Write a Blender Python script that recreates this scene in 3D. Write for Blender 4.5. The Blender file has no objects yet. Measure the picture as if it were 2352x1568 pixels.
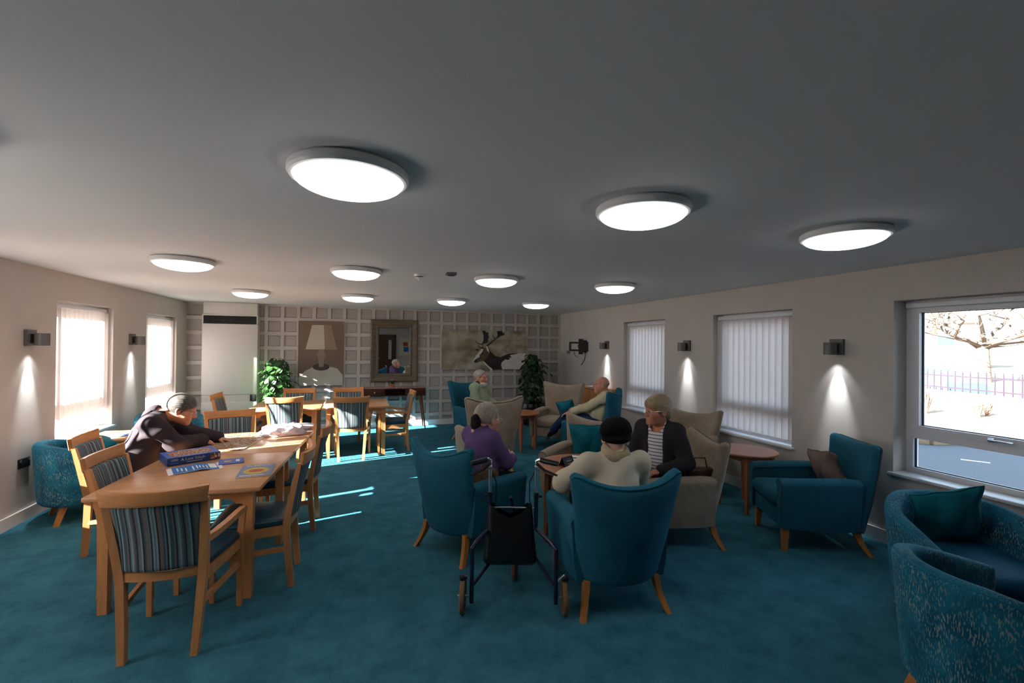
import bpy, bmesh, math, random
import numpy as np
from mathutils import Vector, Matrix
random.seed(7); np.random.seed(7)
S = bpy.context.scene
COL = S.collection
def lin(r, g, b, a=1):
    f = lambda c: c/255/12.92 if c/255 <= .04045 else ((c/255+.055)/1.055)**2.4
    return (f(r), f(g), f(b), a)
# ---------------------------------------------------------------- camera
cam_d = bpy.data.cameras.new('camera'); cam_d.sensor_width = 36; cam_d.lens = 15.878
cam_d.clip_start = .05; cam_d.clip_end = 300
cam = bpy.data.objects.new('camera', cam_d); COL.objects.link(cam)
YAW, PIT, ROL, CAMH = .322114, .006986, .010199, 1.68993
_fw = Vector((math.sin(YAW)*math.cos(PIT), math.cos(YAW)*math.cos(PIT), math.sin(PIT)))
_rt = Vector((math.cos(YAW), -math.sin(YAW), 0)); _up = _rt.cross(_fw)
_r = _rt*math.cos(ROL)+_up*math.sin(ROL); _u = _up*math.cos(ROL)-_rt*math.sin(ROL)
cam.matrix_world = Matrix(((_r.x, _u.x, -_fw.x, 0), (_r.y, _u.y, -_fw.y, 0), (_r.z, _u.z, -_fw.z, CAMH), (0, 0, 0, 1)))
S.camera = cam
# ---------------------------------------------------------------- sky, sun, exposure
W = bpy.data.worlds.new('sky'); S.world = W; W.use_nodes = True
_bg = W.node_tree.nodes['Background']; _bg.inputs[0].default_value = (.58, .77, 1.0, 1); _bg.inputs[1].default_value = 4.1
sun_d = bpy.data.lights.new('sun', 'SUN'); sun_d.energy = 88; sun_d.angle = .0093; sun_d.color = (1, .965, .92)
sun = bpy.data.objects.new('sun', sun_d); COL.objects.link(sun)
SUND = Vector((1, .255, -.43)).normalized()
sun.rotation_euler = SUND.to_track_quat('-Z', 'Y').to_euler(); sun.location = (-20, -5, 12)
V = S.view_settings; V.view_transform = 'Standard'; V.look = 'None'; V.gamma = 1; V.exposure = 0.0; V.use_curve_mapping = False
def portal(x, y, z, w, h, side):
    d = bpy.data.lights.new('window_portal', 'AREA'); d.shape = 'RECTANGLE'; d.size = w; d.size_y = h; d.cycles.is_portal = True
    o = bpy.data.objects.new('window_portal', d); COL.objects.link(o); o.location = (x, y, z)
    o.rotation_euler = Vector((side, 0, 0)).to_track_quat('-Z', 'Z').to_euler()
# ---------------------------------------------------------------- materials
MATS = {}
def nodes(name):
    m = bpy.data.materials.new(name); m.use_nodes = True
    nt = m.node_tree; MATS[name] = m
    return m, nt, nt.nodes['Principled BSDF']
def N(nt, t, **k):
    n = nt.nodes.new(t)
    for a, b in k.items(): setattr(n, a, b)
    return n
def coords(nt, kind='Object', scale=(1, 1, 1), rot=(0, 0, 0)):
    tc = N(nt, 'ShaderNodeTexCoord'); mp = N(nt, 'ShaderNodeMapping')
    mp.inputs['Scale'].default_value = scale; mp.inputs['Rotation'].default_value = rot
    nt.links.new(tc.outputs[kind], mp.inputs['Vector']); return mp.outputs['Vector']
def noise(nt, vec, scale, detail=3, rough=.5):
    n = N(nt, 'ShaderNodeTexNoise'); n.inputs['Scale'].default_value = scale; n.inputs['Detail'].default_value = detail
    n.inputs['Roughness'].default_value = rough; nt.links.new(vec, n.inputs['Vector']); return n.outputs['Fac']
def ramp(nt, fac, stops, interp='LINEAR'):
    r = N(nt, 'ShaderNodeValToRGB'); r.color_ramp.interpolation = interp; e = r.color_ramp.elements
    while len(e) < len(stops): e.new(.5)
    for i, (p, c) in enumerate(stops):
        e[i].position = p; e[i].color = c if len(c) == 4 else (*c, 1)
    nt.links.new(fac, r.inputs['Fac']); return r.outputs['Color']
def bump(nt, bs, h, strength=.3, dist=.01):
    b = N(nt, 'ShaderNodeBump'); b.inputs['Strength'].default_value = strength; b.inputs['Distance'].default_value = dist
    nt.links.new(h, b.inputs['Height']); nt.links.new(b.outputs['Normal'], bs.inputs['Normal'])
def sc(c, k): return (min(1, c[0]*k), min(1, c[1]*k), min(1, c[2]*k), 1)
def mat(name, col, rough=.6, metal=0, var=.12, vs=6, bs=0, bst=.2, sheen=0, spec=.4, vscale=(1, 1, 1)):
    if name in MATS: return MATS[name]
    m, nt, b = nodes(name); v = coords(nt, scale=vscale)
    c = ramp(nt, noise(nt, v, vs), [(.25, sc(col, 1-var)), (.75, sc(col, 1+var))])
    nt.links.new(c, b.inputs['Base Color'])
    b.inputs['Roughness'].default_value = rough; b.inputs['Metallic'].default_value = metal
    b.inputs['Specular IOR Level'].default_value = spec
    if sheen:
        b.inputs['Sheen Weight'].default_value = sheen; b.inputs['Sheen Roughness'].default_value = .35
        b.inputs['Sheen Tint'].default_value = sc(col, 2.5)
    if bs: bump(nt, b, noise(nt, v, bs, 2), bst)
    return m
def wood(name, c1, c2, rough=.38, axis='Z', scale=1):
    m, nt, b = nodes(name)
    s = {'X': (.6, 9, 9), 'Y': (9, .6, 9), 'Z': (9, 9, .6)}[axis]
    v = coords(nt, scale=tuple(a*scale for a in s))
    n1 = noise(nt, v, 3, 4, .6); c = ramp(nt, n1, [(.3, c1), (.7, c2)])
    v2 = coords(nt, scale=tuple(a*scale*6 for a in s)); n2 = noise(nt, v2, 3, 2)
    mx = N(nt, 'ShaderNodeMixRGB', blend_type='MULTIPLY'); mx.inputs['Fac'].default_value = .25
    nt.links.new(c, mx.inputs[1]); nt.links.new(n2, mx.inputs[2]); nt.links.new(mx.outputs[0], b.inputs['Base Color'])
    b.inputs['Roughness'].default_value = rough; b.inputs['Specular IOR Level'].default_value = .4
    return m
M = {}
M['wall'] = mat('painted_wall', lin(202, 193, 187), .8, var=.02, vs=3, bs=180, bst=.03, spec=.2)
M['ceil'] = mat('painted_ceiling', lin(222, 222, 222), .8, var=.015, vs=2, bs=150, bst=.02, spec=.2)
M['white'] = mat('white_gloss_paint', lin(228, 228, 228), .35, var=.02)
M['upvc'] = mat('white_plastic', lin(226, 226, 230), .3, var=.01)
M['ext'] = mat('outer_brick', lin(150, 110, 90), .9, var=.15, vs=20)
M['panelbk'] = mat('grey_panel_field', lin(176, 168, 162), .75, var=.07, vs=5)
M['panel'] = mat('grey_panel_batten', lin(198, 190, 184), .7, var=.06, vs=4)
# carpet
m, nt, b = nodes('teal_carpet'); v = coords(nt)
c1 = ramp(nt, noise(nt, v, 5, 6, .72), [(.3, lin(46, 100, 120)), (.7, lin(76, 142, 164))])
c2 = ramp(nt, noise(nt, v, 260, 2), [(.3, (.55, .55, .55)), (.7, (1.1, 1.1, 1.1))])
mx = N(nt, 'ShaderNodeMixRGB', blend_type='MULTIPLY'); mx.inputs['Fac'].default_value = 1
nt.links.new(c1, mx.inputs[1]); nt.links.new(c2, mx.inputs[2]); nt.links.new(mx.outputs[0], b.inputs['Base Color'])
b.inputs['Roughness'].default_value = .95; b.inputs['Specular IOR Level'].default_value = .1
b.inputs['Sheen Weight'].default_value = .25; b.inputs['Sheen Tint'].default_value = lin(60, 150, 170)
bump(nt, b, noise(nt, v, 220, 3), .6, .01); M['carpet'] = m
TEAL = lin(36, 96, 118)
M['teal'] = mat('teal_velvet', TEAL, .8, var=.16, vs=5, bs=420, bst=.06, sheen=.3, spec=.15)
M['tealpipe'] = mat('teal_piping', lin(20, 105, 128), .7, var=.1, spec=.15)
M['cushteal'] = mat('teal_cushion_cloth', lin(16, 104, 120), .75, var=.12, vs=5, bs=300, bst=.08, sheen=.35, spec=.15)
M['tealdark'] = mat('dark_piping', lin(52, 62, 62), .7)
# beige weave
m, nt, b = nodes('beige_weave'); v = coords(nt)
n = noise(nt, v, 7); c = ramp(nt, n, [(.3, lin(150, 132, 114)), (.7, lin(170, 152, 133))])
w1 = noise(nt, coords(nt, scale=(1, 1, 14)), 36, 2); w2 = noise(nt, coords(nt, scale=(14, 14, 1)), 36, 2)
a = N(nt, 'ShaderNodeMath', operation='MULTIPLY'); nt.links.new(w1, a.inputs[0]); nt.links.new(w2, a.inputs[1])
cc = ramp(nt, a.outputs[0], [(.12, (.72, .72, .72)), (.36, (1.12, 1.12, 1.12))])
mx = N(nt, 'ShaderNodeMixRGB', blend_type='MULTIPLY'); mx.inputs['Fac'].default_value = 1
nt.links.new(c, mx.inputs[1]); nt.links.new(cc, mx.inputs[2]); nt.links.new(mx.outputs[0], b.inputs['Base Color'])
b.inputs['Roughness'].default_value = .9; b.inputs['Specular IOR Level'].default_value = .15; b.inputs['Sheen Weight'].default_value = .15
bump(nt, b, a.outputs[0], .25, .004); M['beige'] = m
# patterned tub fabric: teal with short pale dashes running upright
m, nt, b = nodes('teal_dash_weave'); v = coords(nt, scale=(1, 1, .24))
dn = noise(nt, v, 200, 0); d = ramp(nt, dn, [(.57, (0, 0, 0)), (.66, (1, 1, 1))])
pt = ramp(nt, noise(nt, coords(nt), 7, 3), [(.36, (.12, .12, .12)), (.60, (.9, .9, .9))])
fa = N(nt, 'ShaderNodeMath', operation='MULTIPLY'); nt.links.new(d, fa.inputs[0]); nt.links.new(pt, fa.inputs[1])
base = ramp(nt, noise(nt, coords(nt), 8, 3), [(.35, lin(14, 78, 104)), (.65, lin(24, 112, 138))])
mx = N(nt, 'ShaderNodeMixRGB'); nt.links.new(fa.outputs[0], mx.inputs[0]); nt.links.new(base, mx.inputs[1]); mx.inputs[2].default_value = lin(132, 154, 152)
nt.links.new(mx.outputs[0], b.inputs['Base Color']); b.inputs['Roughness'].default_value = .8; b.inputs['Sheen Weight'].default_value = .4
b.inputs['Sheen Tint'].default_value = lin(80, 160, 190); b.inputs['Specular IOR Level'].default_value = .15
bump(nt, b, dn, .35, .006); M['dash'] = m
M['beech'] = wood('beech_frame', lin(206, 138, 84), lin(226, 160, 104), .36)
M['beechX'] = wood('beech_rail', lin(206, 138, 84), lin(226, 160, 104), .36, 'X')
M['beechtop'] = wood('beech_tabletop', lin(208, 148, 102), lin(224, 166, 120), .30, 'X', .6)
M['legwood'] = wood('oak_leg', lin(190, 122, 62), lin(208, 140, 76), .4)
M['tabwood'] = wood('cherry_tabletop', lin(176, 106, 72), lin(196, 126, 90), .3, 'X', .6)
M['tableg'] = wood('cherry_leg', lin(164, 98, 62), lin(184, 114, 76), .38)
M['dkwood'] = wood('walnut_body', lin(74, 38, 24), lin(96, 52, 34), .35, 'X')
M['dkleg'] = wood('walnut_leg', lin(104, 58, 34), lin(128, 74, 44), .35)
M['seatlth'] = mat('navy_teal_vinyl', lin(14, 62, 84), .34, var=.1, vs=8, bs=60, bst=.05, spec=.5)
# striped chair cloth
m, nt, b = nodes('striped_chair_cloth'); tc = N(nt, 'ShaderNodeTexCoord'); sp = N(nt, 'ShaderNodeSeparateXYZ'); nt.links.new(tc.outputs['Object'], sp.inputs[0])
mm = N(nt, 'ShaderNodeMath', operation='MULTIPLY_ADD'); mm.inputs[1].default_value = 4.6; mm.inputs[2].default_value = 10.03; nt.links.new(sp.outputs['X'], mm.inputs[0])
fr = N(nt, 'ShaderNodeMath', operation='FRACT'); nt.links.new(mm.outputs[0], fr.inputs[0])
T1, T2, T3, T4, T5 = lin(104, 132, 138), lin(72, 98, 108), lin(126, 112, 108), lin(58, 60, 70), lin(146, 164, 170)
seq = [T1, T5, T4, T3, T3, T2, T1, T4, T5, T2, T2, T3, T4, T1, T5, T3, T2, T4, T3, T1, T5, T4, T2, T3, T3, T1, T4, T5]
st = [(i/len(seq), c) for i, c in enumerate(seq)]
c = ramp(nt, fr.outputs[0], st, 'CONSTANT'); nt.links.new(c, b.inputs['Base Color']); b.inputs['Roughness'].default_value = .85
b.inputs['Specular IOR Level'].default_value = .15; bump(nt, b, noise(nt, coords(nt), 300, 2), .1); M['stripe'] = m
M['grey'] = mat('grey_metal_paint', lin(112, 110, 108), .45, metal=.2, var=.04)
M['black'] = mat('black_plastic', lin(20, 20, 22), .45, var=.1)
M['rubber'] = mat('black_rubber', lin(16, 16, 17), .7)
M['tyre'] = mat('tan_rubber_tyre', lin(120, 92, 64), .75)
M['chrome'] = mat('chrome_tube', lin(215, 222, 230), .28, metal=1, var=.02)
M['navy'] = mat('navy_enamel_tube', lin(22, 24, 58), .28, var=.05, spec=.6)
M['vinyl'] = mat('black_vinyl_bag', lin(12, 12, 14), .3, var=.2, vs=10, bs=14, bst=.35, spec=.6)
M['grille'] = mat('black_grille', lin(22, 20, 20), .5)
M['unit'] = mat('cream_heater_panel', lin(206, 202, 196), .45, var=.015)
M['pot'] = mat('dark_glazed_pot', lin(38, 28, 26), .2, var=.15, spec=.6)
M['terra'] = mat('terracotta_pot', lin(176, 108, 70), .7)
M['soil'] = mat('potting_soil', lin(40, 30, 24), .95, var=.3, vs=40)
M['leaf'] = mat('pothos_leaf', lin(44, 84, 36), .32, var=.35, vs=14, spec=.5)
M['leaf2'] = mat('dark_pothos_leaf', lin(36, 66, 32), .38, var=.3, vs=14, spec=.4)
M['stem'] = mat('moss_pole', lin(70, 62, 40), .9, var=.2, vs=30)
M['paper'] = mat('white_paper', lin(236, 236, 238), .7, var=.01)
M['blue'] = mat('blue_print', lin(22, 112, 188), .5, var=.04)
M['boxblue'] = mat('box_blue_card', lin(38, 70, 150), .4, var=.06)
M['boxnavy'] = mat('box_navy_card', lin(32, 70, 136), .4, var=.06)
M['mauve'] = mat('lavender_blue_card', lin(80, 104, 184), .5, var=.05)
M['cream'] = mat('cream_ink', lin(214, 208, 184), .6, var=.02)
M['card'] = mat('black_card', lin(34, 36, 42), .5, var=.05)
M['gold'] = mat('yellow_ink', lin(206, 176, 60), .5, var=.25, vs=60)
M['red'] = mat('red_ink', lin(176, 74, 52), .5, var=.2, vs=60)
M['magblue'] = mat('magazine_cover', lin(104, 116, 158), .35, var=.25, vs=40)
M['silverframe'] = wood('champagne_frame', lin(96, 84, 68), lin(128, 114, 94), .4, 'X')
m, nt, b = nodes('mirror_glass'); b.inputs['Base Color'].default_value = (.86, .88, .88, 1); b.inputs['Metallic'].default_value = 1; b.inputs['Roughness'].default_value = .01; M['mirror'] = m
# puzzle picture print
def confetti(name, cols, scale):
    m, nt, b = nodes(name); vo = N(nt, 'ShaderNodeTexVoronoi'); vo.inputs['Scale'].default_value = scale
    nt.links.new(coords(nt), vo.inputs['Vector']); sp = N(nt, 'ShaderNodeSeparateXYZ'); nt.links.new(vo.outputs['Color'], sp.inputs[0])
    c = ramp(nt, sp.outputs['X'], [(i/len(cols), c) for i, c in enumerate(cols)], 'CONSTANT'); nt.links.new(c, b.inputs['Base Color'])
    b.inputs['Roughness'].default_value = .5; M[name] = m; return m
confetti('puzzle_print', [lin(150, 74, 50), lin(214, 160, 110), lin(96, 84, 70), lin(226, 206, 180), lin(190, 96, 70), lin(130, 110, 120), lin(60, 60, 40), lin(210, 130, 90)], 95)
confetti('puzzle_pieces', [lin(176, 132, 92), lin(120, 124, 106), lin(206, 176, 146), lin(150, 116, 120), lin(120, 96, 76), lin(222, 210, 196), lin(180, 150, 104)], 80)
M['cork'] = mat('tan_puzzle_board', lin(172, 122, 82), .7, var=.1, vs=30)
# glass pane: mostly see-through, a little reflection
m = bpy.data.materials.new('window_glass'); m.use_nodes = True; nt = m.node_tree; nt.nodes.clear()
o = N(nt, 'ShaderNodeOutputMaterial'); t = N(nt, 'ShaderNodeBsdfTransparent'); t.inputs[0].default_value = (.94, .96, .96, 1)
g = N(nt, 'ShaderNodeBsdfGlossy'); g.inputs['Roughness'].default_value = 0; mxs = N(nt, 'ShaderNodeMixShader'); fr = N(nt, 'ShaderNodeFresnel'); fr.inputs[0].default_value = 1.25
nt.links.new(fr.outputs[0], mxs.inputs[0]); nt.links.new(t.outputs[0], mxs.inputs[1]); nt.links.new(g.outputs[0], mxs.inputs[2]); nt.links.new(mxs.outputs[0], o.inputs[0]); M['glass'] = m
# translucent cloth / bag
def translucent(name, col, tcol, fac, rough=.8):
    m = bpy.data.materials.new(name); m.use_nodes = True; nt = m.node_tree; nt.nodes.clear()
    o = N(nt, 'ShaderNodeOutputMaterial'); d = N(nt, 'ShaderNodeBsdfDiffuse'); t = N(nt, 'ShaderNodeBsdfTranslucent')
    v = coords(nt, scale=(1, 1, .1)); c = ramp(nt, noise(nt, v, 60), [(.3, sc(col, .94)), (.7, sc(col, 1.04))])
    nt.links.new(c, d.inputs[0]); t.inputs[0].default_value = tcol
    x = N(nt, 'ShaderNodeMixShader'); x.inputs[0].default_value = fac
    nt.links.new(d.outputs[0], x.inputs[1]); nt.links.new(t.outputs[0], x.inputs[2]); nt.links.new(x.outputs[0], o.inputs[0]); M[name] = m
translucent('blind_cloth', lin(214, 206, 202), lin(225, 216, 214), .42)
translucent('carrier_film', lin(205, 198, 202), lin(200, 190, 196), .3)
def emit(name, col, st):
    m, nt, b = nodes(name); b.inputs['Base Color'].default_value = (.9, .9, .9, 1); b.inputs['Emission Color'].default_value = col; b.inputs['Emission Strength'].default_value = st; M[name] = m
emit('lamp_dome', (1, .985, .95, 1), 7)
emit('lamp_led', (.86, .96, 1, 1), 12)
# ---------------------------------------------------------------- mesh helpers
class MB:
    def __init__(s): s.v = []; s.f = []
    def add(s, vs, fs):
        o = len(s.v); s.v += [tuple(x) for x in vs]; s.f += [tuple(i+o for i in f) for f in fs]; return s
    def box(s, x0, x1, y0, y1, z0, z1, R=None, c=None):
        vs = [Vector((x, y, z)) for z in (z0, z1) for y in (y0, y1) for x in (x0, x1)]
        if R is not None:
            c = Vector(c if c is not None else ((x0+x1)/2, (y0+y1)/2, (z0+z1)/2)); vs = [R @ (p-c)+c for p in vs]
        return s.add(vs, [(0, 2, 3, 1), (4, 5, 7, 6), (0, 1, 5, 4), (2, 6, 7, 3), (0, 4, 6, 2), (1, 3, 7, 5)])
    def rbox(s, x0, x1, y0, y1, z0, z1, r=.008, seg=2, R=None, c=None):
        bm = bmesh.new(); bmesh.ops.create_cube(bm, size=1)
        for v in bm.verts: v.co = ((x0+x1)/2+v.co.x*(x1-x0), (y0+y1)/2+v.co.y*(y1-y0), (z0+z1)/2+v.co.z*(z1-z0))
        bmesh.ops.bevel(bm, geom=bm.edges[:], offset=r, segments=seg, affect='EDGES', profile=.5)
        bm.verts.index_update(); vs = [v.co.copy() for v in bm.verts]
        if R is not None:
            c = Vector(c if c is not None else ((x0+x1)/2, (y0+y1)/2, (z0+z1)/2)); vs = [R @ (p-c)+c for p in vs]
        s.add(vs, [[v.index for v in f.verts] for f in bm.faces]); bm.free(); return s
    def tube(s, pts, r, n=8, closed=False):
        pts = [Vector(p) for p in pts]; k = len(pts); rs = r if isinstance(r, (list, tuple)) else [r]*k
        vs = []; up = None
        for i, p in enumerate(pts):
            if closed: t = pts[(i+1) % k]-pts[i-1]
            else: t = pts[min(i+1, k-1)]-pts[max(i-1, 0)]
            t.normalize()
            if up is None: up = t.orthogonal().normalized()
            up = (up-t*up.dot(t)).normalized(); w = t.cross(up)
            vs += [p+(up*math.cos(2*math.pi*j/n)+w*math.sin(2*math.pi*j/n))*rs[i] for j in range(n)]
        fs = [(i*n+j, i*n+(j+1) % n, ((i+1) % k)*n+(j+1) % n, ((i+1) % k)*n+j) for i in range(k if closed else k-1) for j in range(n)]
        if not closed: fs += [tuple(range(n))[::-1], tuple((k-1)*n+j for j in range(n))]
        return s.add(vs, fs)
    def lathe(s, prof, n=24, c=(0, 0, 0), R=None):
        vs = []; c = Vector(c)
        for r, z in prof:
            for j in range(n):
                p = Vector((r*math.cos(2*math.pi*j/n), r*math.sin(2*math.pi*j/n), z)); vs.append((R @ p if R is not None else p)+c)
        k = len(prof); fs = [(i*n+j, i*n+(j+1) % n, (i+1)*n+(j+1) % n, (i+1)*n+j) for i in range(k-1) for j in range(n)]
        if prof[0][0] > 1e-5: fs.append(tuple(range(n))[::-1])
        if prof[-1][0] > 1e-5: fs.append(tuple((k-1)*n+j for j in range(n)))
        return s.add(vs, fs)
    def loft(s, secs):
        n = len(secs[0]); k = len(secs); vs = [p for q in secs for p in q]
        fs = [(i*n+j, i*n+(j+1) % n, (i+1)*n+(j+1) % n, (i+1)*n+j) for i in range(k-1) for j in range(n)]
        fs += [tuple(range(n))[::-1], tuple((k-1)*n+j for j in range(n))]
        return s.add(vs, fs)
    def legs(s, path, secs):          # square-section leg along a path, secs = (half x, half y)
        return s.loft([[(p[0]-a, p[1]-b, p[2]), (p[0]+a, p[1]-b, p[2]), (p[0]+a, p[1]+b, p[2]), (p[0]-a, p[1]+b, p[2])] for p, (a, b) in zip(path, secs)])
    def prism(s, poly, d, plane='XZ', at=0):   # flat outline with thickness d
        n = len(poly); mk = {'XZ': lambda a, b, t: (a, t, b), 'XY': lambda a, b, t: (a, b, t), 'YZ': lambda a, b, t: (t, a, b)}[plane]
        vs = [mk(a, b, at) for a, b in poly]+[mk(a, b, at+d) for a, b in poly]
        return s.add(vs, [tuple(range(n))[::-1], tuple(range(n, 2*n))]+[(i, (i+1) % n, n+(i+1) % n, n+i) for i in range(n)])
    def pad(s, P, us, vs_, T, rad, closed_ends=True):   # soft slab around surface P(u,v); rad = edge rounding in metres
        nu, nv = len(us), len(vs_); G = np.array([[P(u, v) for v in vs_] for u in us], float)
        du = np.gradient(G, axis=0); dv = np.gradient(G, axis=1); nr = np.cross(du, dv); nr /= np.maximum(np.linalg.norm(nr, axis=2, keepdims=True), 1e-9)
        lu = np.zeros((nu, nv)); lu[1:] = np.cumsum(np.linalg.norm(np.diff(G, axis=0), axis=2), 0)
        lv = np.zeros((nu, nv)); lv[:, 1:] = np.cumsum(np.linalg.norm(np.diff(G, axis=1), axis=2), 1)
        d = np.minimum(np.minimum(lu, lu[-1:]-lu), np.minimum(lv, lv[:, -1:]-lv)); q = np.clip(d/rad, 0, 1)
        th = (T if not callable(T) else np.array([[T(u, v) for v in vs_] for u in us]))*np.sqrt(np.maximum(0, 1-(1-q)**2))*.5
        A = G+nr*th[..., None]; B = G-nr*th[..., None]
        idA = np.arange(nu*nv).reshape(nu, nv); idB = idA+nu*nv
        edge = np.zeros((nu, nv), bool); edge[0] = edge[-1] = True; edge[:, 0] = edge[:, -1] = True
        idB = np.where(edge, idA, idB)
        fs = []
        for i in range(nu-1):
            for j in range(nv-1):
                fs.append((idA[i, j], idA[i+1, j], idA[i+1, j+1], idA[i, j+1])); fs.append((idB[i, j], idB[i, j+1], idB[i+1, j+1], idB[i+1, j]))
        return s.add(list(map(tuple, A.reshape(-1, 3)))+list(map(tuple, B.reshape(-1, 3))), [tuple(int(x) for x in f) for f in fs])
    def mesh(s, name, m, smooth=True, sharp=None):
        me = bpy.data.meshes.new(name); me.from_pydata([tuple(map(float, p)) for p in s.v], [], s.f)
        bm = bmesh.new(); bm.from_mesh(me); bmesh.ops.delete(bm, geom=[v for v in bm.verts if not v.link_faces], context='VERTS')
        bmesh.ops.recalc_face_normals(bm, faces=bm.faces); bm.to_mesh(me); bm.free()
        me.materials.append(m); me.validate()
        if smooth: me.shade_smooth() if sharp is None else (me.shade_smooth(), me.set_sharp_from_angle(angle=math.radians(sharp)))
        return me
    def build(s, name, m, parent=None, smooth=True, sharp=35, loc=None, rz=None):
        o = bpy.data.objects.new(name, s.mesh(name, M[m] if isinstance(m, str) else m, smooth, sharp)); COL.objects.link(o)
        if parent is not None: o.parent = parent
        if loc is not None: o.location = loc
        if rz is not None: o.rotation_euler = (0, 0, rz)
        return o
def mo(name, me, parent=None, loc=None, rz=None):
    o = bpy.data.objects.new(name, me); COL.objects.link(o)
    if parent is not None: o.parent = parent
    if loc is not None: o.location = loc
    if rz is not None: o.rotation_euler = (0, 0, rz)
    return o
def tag(o, label, cat, group=None):
    o['label'] = label; o['category'] = cat
    if group: o['group'] = group
    return o
def struct(o): o['kind'] = 'structure'; return o
def thing(name, label, cat, loc=(0, 0, 0), rz=0, group=None):
    o = bpy.data.objects.new(name, None); COL.objects.link(o); o.empty_display_size = .1
    o.location = loc; o.rotation_euler = (0, 0, rz); return tag(o, label, cat, group)
def dup(root, loc, rz, label, group=None):
    r = root.copy(); COL.objects.link(r); r.location = loc; r.rotation_euler = (0, 0, rz); r['label'] = label
    if group: r['group'] = group
    for ch in list(root.children):
        c = ch.copy(); COL.objects.link(c); c.parent = r
        for g in list(ch.children):
            d = g.copy(); COL.objects.link(d); d.parent = c
    return r
def face(fx, fy): return math.atan2(-fx, fy)         # rotation that turns local +y to (fx, fy)
def lerp(a, b, t): return a+(b-a)*t
def text_mesh(body, size, m, extrude=.0004):
    cu = bpy.data.curves.new('lettering', 'FONT'); cu.body = body; cu.size = size; cu.extrude = extrude; cu.align_x = 'CENTER'; cu.resolution_u = 2
    o = bpy.data.objects.new('lettering', cu); COL.objects.link(o); dg = bpy.context.evaluated_depsgraph_get()
    me = bpy.data.meshes.new_from_object(o.evaluated_get(dg)); bpy.data.objects.remove(o); bpy.data.curves.remove(cu)
    me.materials.clear(); me.materials.append(M[m]); return me
# ---------------------------------------------------------------- room shell
XL, XR, YB, YN, H = -2.97, 4.347, 9.529, -3.0, 2.4
SILL, HEAD, TH = .62, 2.1, .30
LW = [(3.83, 4.95), (5.88, 7.0), (7.925, 9.055), (1.78, 2.9)]
RW = [(1.50, 2.648), (3.612, 4.752), (5.735, 6.865)]
def wall_side(name, x, sgn, wins):
    b = MB(); xo = x+sgn*TH; a, c = min(x, xo), max(x, xo); ys = [YN-TH]
    for w in sorted(wins): ys += list(w)
    ys.append(YB+TH)
    for i in range(0, len(ys), 2): b.box(a, c, ys[i], ys[i+1], -.4, H+.1)
    for w in wins: b.box(a, c, w[0], w[1], -.4, SILL); b.box(a, c, w[0], w[1], HEAD, H+.1)
    return struct(b.build(name, 'wall', smooth=False))
wall_left = wall_side('wall_left', XL, -1, LW); wall_right = wall_side('wall_right', XR, 1, RW)
wb = struct(MB().box(XL, XR, YB, YB+TH, -.4, H+.1).build('wall_back', 'panelbk', smooth=False))
wn = struct(MB().box(XL, XR, YN-TH, YN, -.4, H+.1).build('wall_front', 'wall', smooth=False))
struct(MB().box(XL, XR, YN, YB, -.3, 0).build('floor', 'carpet', smooth=False))
struct(MB().box(XL-TH, XR+TH, YN-TH, YB+TH, H, H+.5).build('ceiling', 'ceil', smooth=False))
def base(name, x0, x1, y0, y1): return struct(MB().box(x0, x1, y0, y1, 0, .105).box(min(x0, x1) if 0 else x0, x1, y0, y1, .105, .112).build(name, 'white', smooth=False))
base('baseboard_left', XL, XL+.018, YN, YB); base('baseboard_right', XR-.018, XR, YN, YB)
base('baseboard_back', XL+.018, XR-.018, YB-.046, YB-.0); base('baseboard_front', XL+.018, XR-.018, YN, YN+.018)
# panelled back wall: grid of battens over recessed fields, every piece its own object
PX, PZ = .2745, .272
xs = [XR-.002-PX*k for k in range(27)]; zs = [2.397-PZ*k for k in range(9)]
bh = MB().box(XL, XR, -.036, 0, -.032, .032).mesh('batten', M['panel'], False)
for k, z in enumerate(zs):
    if k == 0: mo('batten', MB().box(XL, XR, -.036, 0, -.030, .002).mesh('batten', M['panel'], False), wb, (0, YB, 2.397))
    else: mo('batten', bh, wb, (0, YB, z))
bv = MB().box(-.030, .030, -.034, 0, .113, 2.39).mesh('batten', M['panel'], False)
for x in xs[:-1]:
    mo('batten', bv, wb, (min(x, XR-.03), YB, 0))
pm = MB(); a, c = PX/2-.03, PZ/2-.032
pm.add([(-a, 0, -c), (a, 0, -c), (a, 0, c), (-a, 0, c), (-a+.022, -.006, -c+.022), (a-.022, -.006, -c+.022), (a-.022, -.006, c-.022), (-a+.022, -.006, c-.022)],
       [(0, 1, 5, 4), (1, 2, 6, 5), (2, 3, 7, 6), (3, 0, 4, 7), (4, 5, 6, 7)])
pmm = pm.mesh('panel', M['panelbk'], False)
for i in range(26):
    for k in range(8):
        mo('panel', pmm, wb, (xs[i]-PX/2, YB-.001, zs[k]-PZ/2))
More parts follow.
